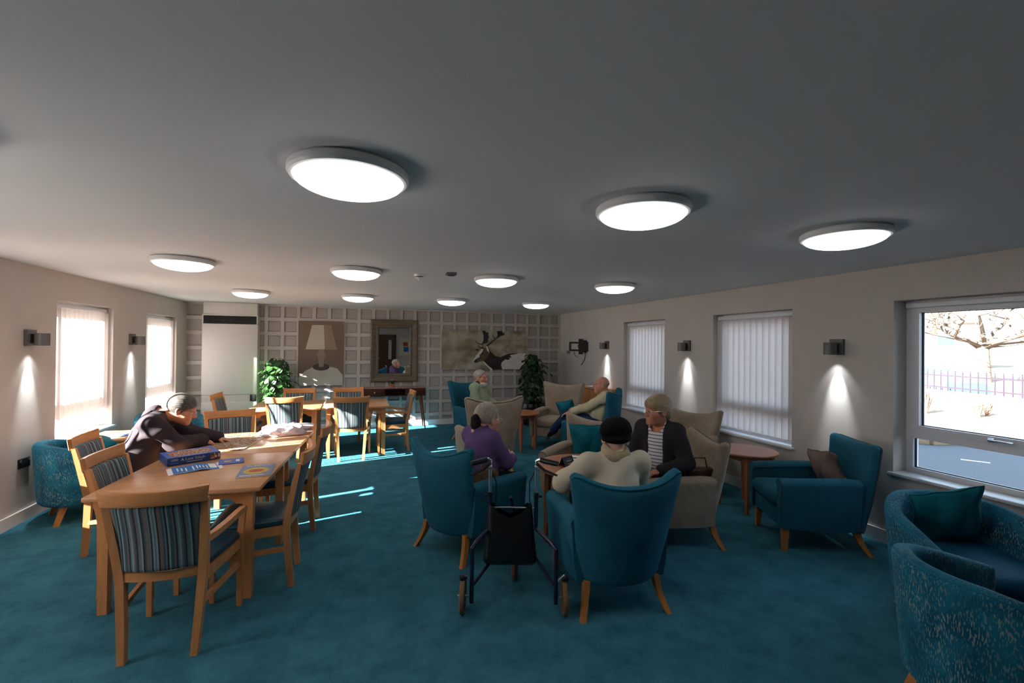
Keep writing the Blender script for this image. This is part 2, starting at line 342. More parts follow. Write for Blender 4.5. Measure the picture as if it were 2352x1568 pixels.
# windows
def window(n, x, sgn, w, opened=False):
    y0, y1 = w; yc = (y0+y1)/2
    r = bpy.data.objects.new('window_%d' % n, None); COL.objects.link(r); r.location = (x, yc, SILL); struct(r)
    L = (y1-y0)/2; hh = HEAD-SILL; f0, f1 = sgn*.165, sgn*.235; a, b = min(f0, f1), max(f0, f1); fr = .052; tz = .335
    fm = MB().box(a, b, -L, -L+fr, 0, hh).box(a, b, L-fr, L, 0, hh).box(a, b, -L+fr, L-fr, 0, fr).box(a, b, -L+fr, L-fr, hh-fr, hh).box(a, b, -L+fr, L-fr, tz-.03, tz+.03)
    fm.build('window_frame', 'upvc', r, False)
    si = .05; a2, b2 = min(sgn*.15, sgn*.225), max(sgn*.15, sgn*.225); z0, z1 = tz+.032, hh-fr
    MB().box(a2, b2, -L+fr, -L+fr+si, z0, z1).box(a2, b2, L-fr-si, L-fr, z0, z1).box(a2, b2, -L+fr+si, L-fr-si, z0, z0+si).box(a2, b2, -L+fr+si, L-fr-si, z1-si, z1).build('sash', 'upvc', r, False)
    gx = sgn*.2
    MB().box(gx-.002, gx+.002, -L+fr+si-.006, L-fr-si+.006, z0+si-.006, z1-si+.006).build('pane', 'glass', r, False)
    MB().box(gx-.002, gx+.002, -L+fr-.006, L-fr+.006, fr-.006, tz-.03+.006).build('pane', 'glass', r, False)
    gk = MB()
    for (p0, p1, q0, q1) in ((-L+fr+si, L-fr-si, z0+si, z1-si), (-L+fr, L-fr, fr, tz-.03)):
        for e in ((p0, p0+.007, q0, q1), (p1-.007, p1, q0, q1), (p0, p1, q0, q0+.005), (p0, p1, q1-.005, q1)):
            gk.box(gx-.008, gx+.008, e[0], e[1], e[2], e[3])
    gk.build('gasket', 'rubber', r, False)
    MB().rbox(min(-sgn*.035, sgn*.16), max(-sgn*.035, sgn*.16), -L-.03, L+.03, -.012, .012, .005).build('window_sill', 'white', r)
    hx = sgn*.145; hd = MB().rbox(min(hx, hx-sgn*.02), max(hx, hx-sgn*.02), -.018, .018, z0+.008, z0+.04, .004)
    hd.rbox(min(hx-sgn*.02, hx-sgn*.034), max(hx-sgn*.02, hx-sgn*.034), -.13, .015, z0+.018, z0+.032, .005); hd.build('handle', 'chrome', r)
    if opened:
        MB().rbox(min(0, sgn*.13), max(0, sgn*.13), -.0, 0.001, 0, 0.001, .0001) if 0 else None
        MB().rbox(min(sgn*.10, sgn*.145), max(sgn*.10, sgn*.145), -L+.02, L-.03, hh-.062, hh-.022, .006).build('blind_headrail', 'upvc', r)
        MB().rbox(min(sgn*.14, sgn*.155), max(sgn*.14, sgn*.155), -L+.25, L-.35, z1-.045, z1-.012, .006).build('trickle_vent', 'upvc', r)
    portal(x+sgn*.28, yc, (SILL+HEAD)/2, 2*L, HEAD-SILL, -sgn)
    return r
for i, w in enumerate(LW): window(i+1, XL, -1, w)
for i, w in enumerate(RW): window(i+5, XR, 1, w, i == 0)
def blind(label, x, sgn, w, ang, grp=None):
    y0, y1 = w; yc = (y0+y1)/2; L = (y1-y0)/2
    r = thing('vertical_blind', label, 'blind', (x, yc, SILL+.04), 0, grp); bx = sgn*.085
    MB().rbox(bx-.022, bx+.022, -L+.012, L-.012, 1.375, 1.42, .005).build('headrail', 'upvc', r)
    hw = .0525; sm = MB()
    n = 5; pts = [(-hw+2*hw*i/(n-1), .013*(1-((i-2)/2)**2)) for i in range(n)]
    vs = []; fs = []
    for k, z in enumerate((.0, .03, 1.36)):
        for px, py in pts: vs.append((px, py, z))
    for px, py in pts: pass
    for k in range(2):
        for i in range(n-1): fs.append((k*n+i, k*n+i+1, (k+1)*n+i+1, (k+1)*n+i))
    me = bpy.data.meshes.new('slat'); me.from_pydata(vs, [], fs); me.materials.append(M['blind_cloth']); me.shade_smooth()
    num = int(round((2*L-.03)/.085))
    for i in range(num):
        y = -L+.05+(2*L-.10)*i/(num-1)
        s = mo('slat', me, r, (bx, y, .012)); s.rotation_euler = (0, 0, ang+random.uniform(-.03, .03))
        MB().rbox(-.03, .03, -.003, .003, -.012, .014, .002).build('weight', 'upvc', s) if sgn > 0 else None
    ch = MB()
    for i in range(num-1):
        ya = -L+.05+(2*L-.10)*i/(num-1); yb = -L+.05+(2*L-.10)*(i+1)/(num-1)
        ch.tube([(bx+sgn*-.02, ya+(yb-ya)*t, .02-.03*4*t*(1-t)*.8) for t in (0, .25, .5, .75, 1)], .0016, 4)
    ch.build('link_chain', 'upvc', r)
    return r
blind('open vertical blind glowing in sunlight above the blue tub chair with papers beside it', XL, -1, LW[1], math.radians(4))
blind('open vertical blind glowing in sunlight next to the wall heater', XL, -1, LW[2], math.radians(4))
blind('sunlit vertical blind in the left wall window beyond the puzzle table', XL, -1, LW[0], math.radians(4))
blind('closed vertical blind on the left wall level with the nearest row of ceiling lamps', XL, -1, LW[3], math.radians(115))
blind('closed grey vertical blind behind the round side table by the woman in a cardigan', XR, 1, RW[1], math.radians(90+20))
blind('closed grey vertical blind behind the bald man in the yellow shirt', XR, 1, RW[2], math.radians(90+20))
# ceiling lamps
def ceiling_lamp():
    t = thing('ceiling_lamp', 'round white ceiling lamp, glowing dome with grey rim', 'lamp', (0, 0, H), 0, 'ceiling lamps in rows')
    MB().lathe([(.13, 0), (.225, -.002), (.235, -.012), (.236, -.034), (.228, -.044), (.216, -.046), (.216, -.03), (.12, -.02)], 48).build('rim', 'white', t)
    pr = [(.216*math.cos(a), -.040-.062*math.sin(a)) for a in np.linspace(0, math.pi/2*.999, 10)]
    MB().lathe([(.215, -.03)]+pr, 48).build('diffuser', 'lamp_dome', t)
    return t
LAMPX = [-1.466, -.053, 1.352, 2.79]
lab = {1.97: 'in row by the bare window', 4.6: 'in the middle row', 7.1: 'in row by the panelled wall'}
lp = None
for y in (1.97, 4.6, 7.1):
    for k, x in enumerate(LAMPX):
        L_ = 'round glowing ceiling lamp '+lab[y]+', '+('first', 'second', 'third', 'fourth')[k]+' from the sunlit windows'
        if lp is None: lp = ceiling_lamp(); lp.location = (x, y, H); lp['label'] = L_
        else: dup(lp, (x, y, H), 0, L_)
t = thing('smoke_detector', 'white slotted smoke detector with a small sensor tip on the ceiling', 'detector', (.556, 4.691, H))
MB().lathe([(.055, 0), (.052, -.018), (.044, -.024)], 24).build('base', 'upvc', t)
MB().lathe([(.040, -.024), (.038, -.032)], 24).build('vent_ring', 'black', t)
MB().lathe([(.043, -.032), (.036, -.044), (.014, -.05), (.012, -.052), (.008, -.062), (0.0, -.064)], 24).build('cap', 'upvc', t)
t = thing('sensor_box', 'small flat grey sensor box on the ceiling', 'sensor', (.84, 4.455, H))
MB().rbox(-.05, .05, -.04, .04, -.028, 0, .006).build('housing', 'grey', t); MB().rbox(-.03, .03, -.025, .025, -.033, -.026, .002).build('lens', 'black', t)
# wall lamps
def wall_lamp(x, y, z, sgn, label, grp):
    t = thing('wall_lamp', label, 'lamp', (x, y, z), 0, grp)
    f = lambda a, b: (min(sgn*a, sgn*b), max(sgn*a, sgn*b))
    MB().rbox(*f(0, .03), -.065, .065, -.075, .075, .003).build('backplate', 'grey', t)
    MB().rbox(*f(.03, .052), -.022, .022, -.05, .035, .002).build('bracket', 'black', t)
    MB().lathe([(.046, -.075), (.046, -.055), (.02, -.05), (.02, .035), (.053, .042), (.055, .04), (.055, -.073), (.053, -.075), (.046, -.075)], 32, (sgn*.105, 0, 0)).build('drum', 'grey', t)
    MB().lathe([(.0, -.058), (.044, -.058)], 24, (sgn*.105, 0, 0)).build('led', 'lamp_led', t)
    for en, sz, bl, tilt in ((62, 36, 1, .16), (7, 84, 1, .08)):
        d = bpy.data.lights.new('wall_lamp_beam', 'SPOT'); d.energy = en; d.color = (.88, .97, 1); d.spot_size = math.radians(sz); d.spot_blend = bl; d.shadow_soft_size = .012
        o = bpy.data.objects.new('wall_lamp_beam', d); COL.objects.link(o); o.parent = t; o.location = (sgn*.085, 0, -.082)
        o.rotation_euler = Vector((-sgn*tilt, 0, -1)).to_track_quat('-Z', 'Y').to_euler()
    return t
wall_lamp(XL, 5.468, 1.71, 1, 'grey box wall lamp above the double socket', 'wall lamps')
wall_lamp(XL, 7.465, 1.71, 1, 'grey box wall lamp between the two sunlit windows', 'wall lamps')
wall_lamp(XR, 7.415, 1.70, -1, 'grey box wall lamp beside the television bracket', 'wall lamps')
wall_lamp(XR, 5.229, 1.70, -1, 'grey box wall lamp between the two blinded windows', 'wall lamps')
wall_lamp(XR, 3.125, 1.70, -1, 'grey box wall lamp over the square-backed teal armchair', 'wall lamps')
# socket
t = thing('wall_socket', 'black double wall socket with chrome switches on the left wall', 'socket', (XL, 5.43, .545))
MB().rbox(0, .012, -.075, .075, -.044, .044, .003).build('faceplate', 'grille', t)
for s in (-1, 1): MB().rbox(.011, .018, s*.055-.008, s*.055+.008, .012, .034, .002).build('switch', 'chrome', t)
for s in (-1, 1): MB().box(.0115, .0125, s*.03-.012, s*.03+.012, -.03, .0).build('outlet', 'black', t)
# wall heater
t = thing('wall_heater', 'tall cream wall heater cabinet with black grille across its top', 'heater', (-2.23, YB, 0))
x0, x1, d = -.435, .435, .25
MB().rbox(x0+.012, x1-.012, -d+.015, -.03, 2.175, 2.395, .004).build('top_panel', 'unit', t)
MB().rbox(x0, x1, -d, -.03, .745, 2.010, .004).build('front_panel', 'unit', t)
MB().box(x0, x1, -d, -.03, 2.155, 2.174).box(x0, x0+.018, -d, -.03, 2.015, 2.155).box(x1-.018, x1, -d, -.03, 2.015, 2.155).box(x0+.018, x1-.018, -d+.06, -.03, 2.015, 2.155).build('grille_frame', 'unit', t, False)
for k in range(9): MB().box(x0+.018, x1-.018, -d+.008, -d+.06, 2.018+k*.0155, 2.028+k*.0155).build('grille_bar', 'grille', t, False)
MB().rbox(x0, x1, -d+.002, -.03, .155, .608, .004).build('lower_panel', 'unit', t)
MB().box(x0+.004, x1-.004, -d+.016, -.03, .605, .748).build('control_strip', 'unit', t, False)
MB().rbox(x1-.108, x1-.012, -d-.004, -d+.02, .617, .733, .003).build('control_box', 'grille', t)
MB().box(x0+.02, x1-.02, -d+.05, -.03, 0, .155).build('plinth', 'grille', t, False)
# television bracket
t = thing('television_bracket', 'black empty television bracket with dangling cables on the wall', 'bracket', (XR, 8.27, 1.67))
MB().rbox(-.03, 0, -.05, .05, -.12, .12, .004).build('wall_plate', 'black', t)
MB().rbox(-.17, -.03, -.02, .02, -.03, .03, .004).build('arm', 'black', t)
RZ = R63 = math.radians(60)
fb = MB().box(-.03, 0, -.19, .19, .055, .09).box(-.03, 0, -.19, .19, -.10, -.062).box(-.03, 0, -.19, -.15, -.062, .055).box(-.03, 0, .15, .19, -.062, .055).box(-.045, .01, -.09, .0, -.16, .15).box(-.03, .005, -.16, -.06, -.07, .06)
fo = fb.build('mount_frame', 'black', t, False, loc=(-.16, .0, 0), rz=R63)
MB().rbox(-.05, .0, .17, .24, -.15, -.09, .004).build('junction_box', 'grey', fo)
MB().tube([(-.02, .09, -.09), (-.02, .085, -.16), (-.02, .05, -.21), (-.02, .01, -.22)], .005, 6).build('cable', 'black', fo)
MB().tube([(-.02, -.13, -.09), (-.02, -.135, -.2), (-.02, -.12, -.28), (-.02, -.07, -.36), (-.02, -.05, -.38)], .007, 6).build('cable', 'black', fo)
# behind the camera (seen in the mirror): door, notices
d = bpy.data.objects.new('door_1', None); COL.objects.link(d); d.location = (1.05, YN, 0); struct(d)
MB().box(-.42, .42, .0, .045, .01, 2.03).build('door_leaf', 'dkwood', d, False); MB().box(.16, .30, .044, .05, .95, 1.85).build('vision_pane', 'cream', d, False)
MB().box(-.5, -.42, 0, .06, 0, 2.1).box(.42, .5, 0, .06, 0, 2.1).box(-.5, .5, 0, .06, 2.03, 2.1).build('door_frame', 'dkwood', d, False)
MB().tube([(-.34, .045, 1.0), (-.34, .1, 1.0), (-.22, .1, 1.0)], .011, 8).build('door_handle', 'chrome', d)
t = thing('notice_board', 'cream notice board with a red and a blue sheet beside the brown door', 'board', (2.1, YN+.022, 1.45))
MB().rbox(-.4, .4, .0, .025, -.35, .5, .006).build('board', 'cream', t); MB().box(-.22, .0, .025, .028, .12, .3).build('sheet', 'red', t, False); MB().box(-.2, .03, .025, .028, -.15, .08).build('sheet', 'blue', t, False)
# ---------------------------------------------------------------- furniture
def wing_chair(fab, pipe, hc=.83, hw=.91, wt=.37, wb=.285, wing=.10, armz=.60, name='wing_armchair', curve=.16, backpipe=None):
    t = thing(name, '', 'armchair')
    def half(v): return lerp(wb, wt, max(0, min(1, (v-.22)/.78))**1.15)
    def P(u, v):
        a_ = abs(u); top = hc+(hw-hc)*min(1, a_/.9)**2.3-.028*max(0, (a_-.9)/.1)**2; z = lerp(.185, top, v)
        y = -.345-.10*v-.02*math.sin(v*math.pi)+curve*abs(u)**2.2*(1.05-.5*v)
        return (u*half(v), y, z)
    e = [0, .025, .07, .15]; us = [-1+x for x in e]+list(np.linspace(-.72, .72, 13))+[1-x for x in e[::-1]]
    vs = [0, .012, .035, .08]+list(np.linspace(.16, .86, 12))+[.93, .97, .99, 1]
    MB().pad(P, us, vs, lambda u, v: .098-.012*v, .046).build('backrest', fab, t, True, None)
    # piping round the rear edge of the back
    path = [Vector(P(-.985, v)) for v in np.linspace(.0, .985, 14)]+[Vector(P(u, .985)) for u in np.linspace(-.95, .95, 19)]+[Vector(P(.985, v)) for v in np.linspace(.985, .0, 14)]
    path = [p+Vector((0, -.034, 0)) for p in path]
    MB().tube(path, .006, 6).build('back_piping', backpipe or pipe, t)
    for s in (-1, 1):
        secs = []; ys = [-.30, -.28, -.2, -.1, .0, .1, .2, .27, .305, .315]
        for y in ys:
            q = (y+.3)/.615; sh = 1 if -.28 < y < .30 else .96
            bo = .018*math.sin(min(1, max(0, q))*math.pi); zt = armz+.015*math.cos(q*2.2)
            xi, xo = .248, .315+bo
            pts = [(xi, .19), (xi, zt-.05)]+[(lerp(xi, xo+.012, .5)+(.0525+bo*.5)*math.cos(a)*1.02*(1), zt-.045+.045*math.sin(a)) for a in np.linspace(math.pi, 0, 9)]+[(xo+.014, zt-.09), (xo+.012, .45), (xo, .3), (xo-.02, .19)]
            cx, cz = .285, .4
            secs.append([(s*(cx+(px-cx)*sh), y, cz+(pz-cz)*sh) for px, pz in pts])
        MB().loft(secs).build('arm', fab, t, True, 50)
        ring = [Vector((p[0], .312, p[2])) for p in secs[-2]]
        MB().tube(ring[0:-1], .0045, 6).build('arm_piping', pipe, t)
    MB().rbox(-.27, .27, -.27, .295, .19, .345, .02, 3).build('seat_base', fab, t)
    def C(u, v):
        k = 1-.04*abs(v)**3*abs(u)**3
        return (u*.252*k, lerp(-.27, .345, (v+1)/2)-.02*abs(u)**3*(1 if v > .5 else 0), .41+.018*(1-u*u)*(1-v*v))
    g = [-1, -.985, -.95, -.88, -.75, -.5, -.25, 0, .25, .5, .75, .88, .95, .985, 1]
    MB().pad(C, g, g, .125, .05).build('seat_cushion', fab, t, True, None)
    for s in (-1, 1):
        MB().legs([(s*.262, .255, .19), (s*.268, .262, .0)], [(.026, .026), (.017, .017)]).build('leg', 'legwood', t, False)
        zz = [.21, .15, .09, .04, 0]
        MB().legs([(s*(.235+.05*(1-z/.21)**1.6), -.30-.085*(1-z/.21)**1.7, z) for z in zz], [(.019, .027), (.018, .025), (.017, .022), (.0165, .019), (.016, .018)]).build('leg', 'legwood', t, True, 40)
    return t
M['greypipe'] = mat('grey_piping', lin(120, 116, 108), .8)
def place(o, cx, cy, fx, fy, label, group=None):
    o.location = (cx, cy, 0); o.rotation_euler = (0, 0, face(fx, fy)); o['label'] = label
    if group: o['group'] = group
    return o
wt_ = wing_chair('teal', 'tealpipe'); place(wt_, 1.64, 2.83, .136, .99, 'teal wing armchair holding the person in the black hat')
dup(wt_, (.93, 3.80, 0), face(.862, .507), 'teal wing armchair holding the woman in the purple top')
wbg = wing_chair('beige', 'tealpipe', backpipe='greypipe'); place(wbg, 2.21, 4.29, -.80, -.60, 'empty beige wing armchair with a teal cushion, behind the coffee table')
dup(wbg, (2.60, 3.40, 0), face(-.955, .295), 'beige wing armchair holding the woman in the dark cardigan')
dup(wbg, (3.72, 4.57, 0), face(-.86, -.51), 'empty beige wing armchair by the window sill behind the woman in the cardigan')
hb = wing_chair('beige', 'tealpipe', .985, 1.05, .39, .285, .1, .60, 'high_wing_armchair', .10, 'greypipe'); place(hb, 1.57, 5.81, -.04, 1, 'tall beige wing armchair turned to the panelled wall')
dup(hb, (3.10, 6.99, 0), face(-.73, -.68), 'tall beige wing armchair with a teal cushion, beside the potted plant')
ht = wing_chair('teal', 'tealpipe', .985, 1.05, .39, .285, .1, .60, 'high_wing_armchair', .13); place(ht, 1.94, 7.64, .29, -.956, 'tall teal wing armchair holding the bearded man')
dup(ht, (3.25, 6.08, 0), face(-.74, .67), 'tall teal wing armchair holding the bald man')
lw = wing_chair('teal', 'tealdark', .885, .90, .315, .29, .0, .61, 'low_armchair', .05); place(lw, 3.71, 2.98, -.90, .434, 'square-backed teal armchair with a grey cushion by the bare window')
# tub chairs
def tub_chair(fab):
    t = thing('tub_chair', '', 'armchair')
    def plan(u):                         # u in -1..1 round the U
        a = abs(u); s = 1 if u >= 0 else -1
        if a < .68: th = a/.68*math.pi/2*1.06; return (s*.335*math.sin(th), -.335*math.cos(th)+.0)
        q = (a-.68)/.32; th = math.pi/2*1.06; return (s*(.335*math.sin(th)-.012*q), -.335*math.cos(th)+.27*q)
    def P(u, v):
        x, y = plan(u); a = abs(u); top = .735-.165*(max(0, a-.22)/.78)**1.25
        z = lerp(.165, top, v); k = .93+.12*v
        return (x*k, y*k-.015, z)
    e = [0, .012, .035, .075]; us = [-1+x for x in e]+list(np.linspace(-.88, .88, 33))+[1-x for x in e[::-1]]
    vs = [0, .015, .05, .1]+list(np.linspace(.2, .8, 7))+[.88, .94, .975, .99, 1]
    MB().pad(P, us, vs, .085, .042).build('shell', fab, t, True, None)
    MB().tube([Vector(P(u, .99))+Vector((P(u, .99)[0], P(u, .99)[1], 0)).normalized()*.028+Vector((0, 0, -.008)) for u in np.linspace(-.985, .985, 41)], .004, 6).build('piping', 'tealpipe', t)
    def C(u, v):
        r = 1/max(1, (abs(u)**5+abs(v)**5)**.2); w = .275*(1 if v > 0 else math.sqrt(max(0, 1-(.55*v)**4)))
        return (u*r*w, .03+v*r*.30, .40+.015*(1-u*u)*(1-v*v))
    g = [-1, -.985, -.95, -.88, -.75, -.5, -.25, 0, .25, .5, .75, .88, .95, .985, 1]
    MB().pad(C, g, g, .12, .05).build('seat_cushion', 'seatvelvet', t, True, None)
    b = []
    for z, k in ((.165, .9), (.17, .96), (.35, .97)): b.append([(.285*k*math.cos(a), .31*k*math.sin(a) if math.sin(a) > 0 else .30*k*math.sin(a), z) for a in np.linspace(0, 2*math.pi, 28, endpoint=False)])
    MB().loft(b).build('seat_base', fab, t, True, 50)
    for sx in (-1, 1):
        MB().legs([(sx*.20, .19, .17), (sx*.225, .215, 0)], [(.026, .026), (.02, .02)]).build('leg', 'legwood', t, False)
        MB().legs([(sx*.19, -.20, .17), (sx*.225, -.255, 0)], [(.026, .026), (.02, .02)]).build('leg', 'legwood', t, False)
    return t
M['seatvelvet'] = mat('dark_teal_seat', lin(14, 78, 108), .7, var=.12, sheen=.4, spec=.2)
tb = tub_chair('dash'); place(tb, 3.47, 1.70, -.5, -.87, 'dashed blue tub chair with a teal cushion under the bare window')
dup(tb, (2.73, 1.20, 0), face(.96, -.28), 'dashed blue tub chair without cushion, back to back with the cushioned one')
dup(tb, (-2.50, 5.52, 0), face(.86, .51), 'dashed blue tub chair by the wall socket, teal cushion inside')
dup(tb, (-2.42, 7.25, 0), face(.62, -.78), 'sunlit blue tub chair between the two bright windows and the wall heater')
# cushions
def cushion(label, m, loc, size, rot, thick=.15, group=None):
    b = MB(); s = size/2
    def P(u, v):
        k = 1-.07*(1-u*u)*abs(v)**2.; k2 = 1-.07*(1-v*v)*abs(u)**2
        return (u*s*k2, .006*math.sin(7*u+3*v)+.008*math.sin(5*v-2*u+1), v*s*k)
    g = list(np.linspace(-1, 1, 21))
    b.pad(P, g, g, lambda u, v: thick*(1-.55*max(abs(u), abs(v))**3)*(1+.05*math.sin(9*u+4*v)), s*.75)
    o = thing('cushion', label, 'cushion', loc, 0, group); o.rotation_euler = rot
    b.build('cover', m, o, True, None)
    ring = [P(-1, v) for v in np.linspace(-1, 1, 12)][:-1]+[P(u, 1) for u in np.linspace(-1, 1, 12)][:-1]+[P(1, v) for v in np.linspace(1, -1, 12)][:-1]+[P(u, -1) for u in np.linspace(1, -1, 12)][:-1]
    MB().tube(ring, .004, 5, True).build('seam', m, o)
    return o
R_ = math.radians
cushion('square teal cushion on the empty beige armchair behind the coffee table', 'cushteal', (2.335, 4.35, .655), .40, (R_(-14), R_(4), face(-.80, -.60)+R_(8)))
cushion('teal cushion propped in the tall beige armchair by the plant', 'cushteal', (3.28, 6.90, .62), .30, (R_(-16), R_(14), face(-.73, -.68)+.1))
cushion('grey cushion in the square-backed teal armchair', mat('grey_brown_cushion', lin(122, 104, 96), .85, var=.1, vs=5), (3.93, 2.92, .625), .33, (R_(-20), R_(10), face(-.90, .434)+.1), .15)
cushion('dark teal cushion in the tub chair under the bare window', 'cushteal', (3.56, 1.86, .62), .40, (R_(-18), R_(14), face(-.5, -.87)), .15)
cushion('teal cushion slumped in the tub chair by the wall socket', 'cushteal', (-2.52, 5.50, .60), .42, (R_(-62), R_(0), face(.86, .51)), .2)
# dining chairs
def dining_chair(arms):
    t = thing('dining_chair', '', 'chair')
    zz = [0, .2, .42, .46, .60, .75, .86]
    def post(s, z):
        if z < .44: q = z/.44; return (s*lerp(.166, .192, q), lerp(-.222, -.19, q**.7), z)
        q = (z-.44)/.48; return (s*lerp(.192, .228, q), lerp(-.19, -.285, q**1.1), z)
    for s in (-1, 1):
        MB().legs([post(s, z) for z in zz], [(.017, .019), (.019, .021), (.021, .022), (.021, .022), (.02, .019), (.019, .016), (.018, .013)]).build('back_post', 'beech', t, True, 40)
    def TR(u, v):
        w = .238+.012*v; return (u*w, -.282-.010*v-.048*(1-u*u)+.0, .845+.080*v+.012*u*u*v)
    MB().pad(TR, [-1, -.99, -.97]+list(np.linspace(-.9, .9, 11))+[.97, .99, 1], [0, .03, .1, .3, .5, .7, .9, .97, 1], .028, .006).build('top_rail', 'beechX', t, True, 45)
    def LR(u, v): return (u*.178, -.195-.026*(1-u*u), .415+.055*v)
    MB().pad(LR, [-1, -.98]+list(np.linspace(-.9, .9, 9))+[.98, 1], [0, .06, .3, .7, .94, 1], .024, .006).build('lower_rail', 'beechX', t, True, 45)
    def BK(u, v):
        z = lerp(.472, .848, v); q = (z-.44)/.48; w = lerp(.192, .228, q)-.018
        return (u*w, lerp(-.19, -.285, q**1.1)-.040*(1-u*u)+.012*math.sin(v*math.pi), z)
    MB().pad(BK, [-1, -.985, -.94]+list(np.linspace(-.85, .85, 11))+[.94, .985, 1], [0, .02, .07]+list(np.linspace(.16, .84, 8))+[.93, .98, 1], .042, .02).build('back_panel', 'stripe', t, True, None)
    def ST(u, v):
        y = lerp(-.19, .262, (v+1)/2); w = lerp(.195, .262, (v+1)/2); r = 1-.06*abs(u)**4*abs(v)**4
        return (u*w*r, y+.012*(1-u*u)*(1 if v > .6 else 0), .452+.016*(1-u*u)*(1-v*v))
    g = [-1, -.985, -.95, -.88, -.75, -.5, -.25, 0, .25, .5, .75, .88, .95, .985, 1]
    MB().pad(ST, g, g, .055, .027).build('seat', 'seatlth', t, True, None)
    fz = .432 if not arms else .60
    for s in (-1, 1):
        MB().legs([(s*.246, .232, 0), (s*.246, .232, .43)]+([(s*.262, .225, fz)] if arms else []), [(.014, .014), (.019, .019)]+([(.016, .016)] if arms else [])).build('front_leg', 'beech', t, False)
        a, b_ = Vector((s*.243, .232, 0)), Vector((s*.19, -.192, 0)); dd = (b_-a); nn = Vector((-dd.y, dd.x, 0)).normalized()*.011
        def bar(z0, z1, name):
            MB().loft([[tuple(p-nn+Vector((0, 0, z0))), tuple(p+nn+Vector((0, 0, z0))), tuple(p+nn+Vector((0, 0, z1))), tuple(p-nn+Vector((0, 0, z1)))] for p in (a, b_)]).build(name, 'beech', t, False)
        bar(.372, .43, 'side_rail'); bar(.255, .285, 'stretcher')
        if arms:
            pts = [(s*.208, -.205, .61), (s*.225, -.13, .612), (s*.252, -.02, .625), (s*.27, .1, .637), (s*.275, .19, .632), (s*.272, .235, .612)]
            secs = []
            for i, p in enumerate(pts):
                w, hgt = (.013, .02) if i == 0 else (.017, .017) if i < 5 else (.012, .012)
                secs.append([(p[0]-w, p[1], p[2]-hgt), (p[0]+w, p[1], p[2]-hgt), (p[0]+w, p[1], p[2]+hgt), (p[0]-w, p[1], p[2]+hgt)])
            MB().loft(secs).build('armrest', 'beech', t, True, 40)
    MB().box(-.235, .235, .222, .244, .372, .43).build('front_rail', 'beechX', t, False)
    return t
ca = dining_chair(True); place(ca, -.985, 3.10, .07, 1, 'beech dining armchair with striped back at the magazine end of the puzzle table')
cb = dining_chair(False); place(cb, -.665, 3.64, -1, .0, 'armless beech dining chair beside the magazine corner of the puzzle table')
dup(cb, (-.605, 4.585, 0), face(-1, .03), 'armless beech dining chair beside the white carrier bag')
dup(cb, (-1.375, 3.83, 0), face(1, -.03), 'beech dining chair tucked in behind the puzzle box')
dup(cb, (-1.83, 4.60, 0), face(1, .09), 'beech dining chair holding the man doing the puzzle')
dup(cb, (-1.28, 5.46, 0), face(.30, -.95), 'beech dining chair at the far end of the puzzle table, back to the heater')
dup(cb, (-1.0, 7.27, 0), face(.03, 1), 'sunlit beech dining chair nearest the plastic carrier bag at the far tables')
dup(ca, (-.115, 7.10, 0), face(.02, 1), 'half sunlit beech dining armchair on the sofa side of the far tables')
dup(cb, (-.95, 7.93, 0), face(.02, -1), 'beech dining chair behind the far table under the portrait canvas')
dup(cb, (-.18, 7.93, 0), face(.05, -1), 'beech dining chair behind the far table next to the walnut console')
dup(ca, (.50, 7.47, 0), face(-1, -.02), 'beech dining armchair side on in front of the walnut console')
dup(ca, (-1.70, 7.60, 0), face(1, -.03), 'beech dining armchair side on in front of the wall heater')
# dining tables
def dining_table(w, l):
    t = thing('dining_table', '', 'table')
    MB().rbox(-w/2, w/2, -l/2, l/2, .715, .745, .008).build('tabletop', 'beechtop', t)
    lx, ly = w/2-.085, l/2-.085
    for sx in (-1, 1):
        for sy in (-1, 1): MB().legs([(sx*lx, sy*ly, 0), (sx*lx, sy*ly, .715)], [(.025, .025), (.031, .031)]).build('leg', 'beech', t, False)
    def apron(a0, a1): return [(a0, .715), (a0, .62), (a0+.045, .625), (a0+.07, .65), (a0+.10, .66), (a1-.10, .66), (a1-.07, .65), (a1-.045, .625), (a1, .62), (a1, .715)]
    for s in (-1, 1):
        MB().prism(apron(-lx+.03, lx-.03), .022, 'XZ', s*ly-.011).build('apron', 'beechX', t, False)
        MB().prism(apron(-ly+.03, ly-.03), .022, 'YZ', s*lx-.011).build('apron', 'beech', t, False)
    return t
tA = dining_table(.97, 1.0); tA.location = (-1.065, 3.85, 0); tA.rotation_euler = (0, 0, R_(-4)); tA['label'] = 'beech table carrying the blue puzzle box and the magazine'
dup(tA, (-.993, 4.852, 0), R_(-4), 'beech table carrying the half-done jigsaw and the carrier bag')
tC = dining_table(.95, 1.0); tC.location = (-1.03, 7.58, 0); tC['label'] = 'far beech table nearer the wall heater'
dup(tC, (-.055, 7.57, 0), 0, 'far beech table nearer the walnut console')
# round tables
def round_table(r, h, lr, label, loc, rz=0):
    t = thing('side_table', label, 'table', loc, rz)
    MB().lathe([(.0, h-.022), (r-.012, h-.022), (r, h-.014), (r, h-.006), (r-.006, h), (0, h)], 56).build('tabletop', 'tabwood', t, True, 30)
    for k in range(4):
        a = math.pi/4+k*math.pi/2; x, y = lr*math.cos(a), lr*math.sin(a)
        MB().legs([(x*1.06, y*1.06, 0), (x, y, h-.022)], [(.014, .014), (.023, .023)]).build('leg', 'tableg', t, False)
    q = lr*math.cos(math.pi/4)
    for s in (-1, 1):
        MB().box(-q, q, s*q-.009, s*q+.009, h-.085, h-.022).build('apron', 'tableg', t, False); MB().box(s*q-.009, s*q+.009, -q, q, h-.085, h-.022).build('apron', 'tableg', t, False)
    return t
round_table(.40, .65, .30, 'round coffee table with papers and a black tent card', (1.84, 3.54, 0), .55)
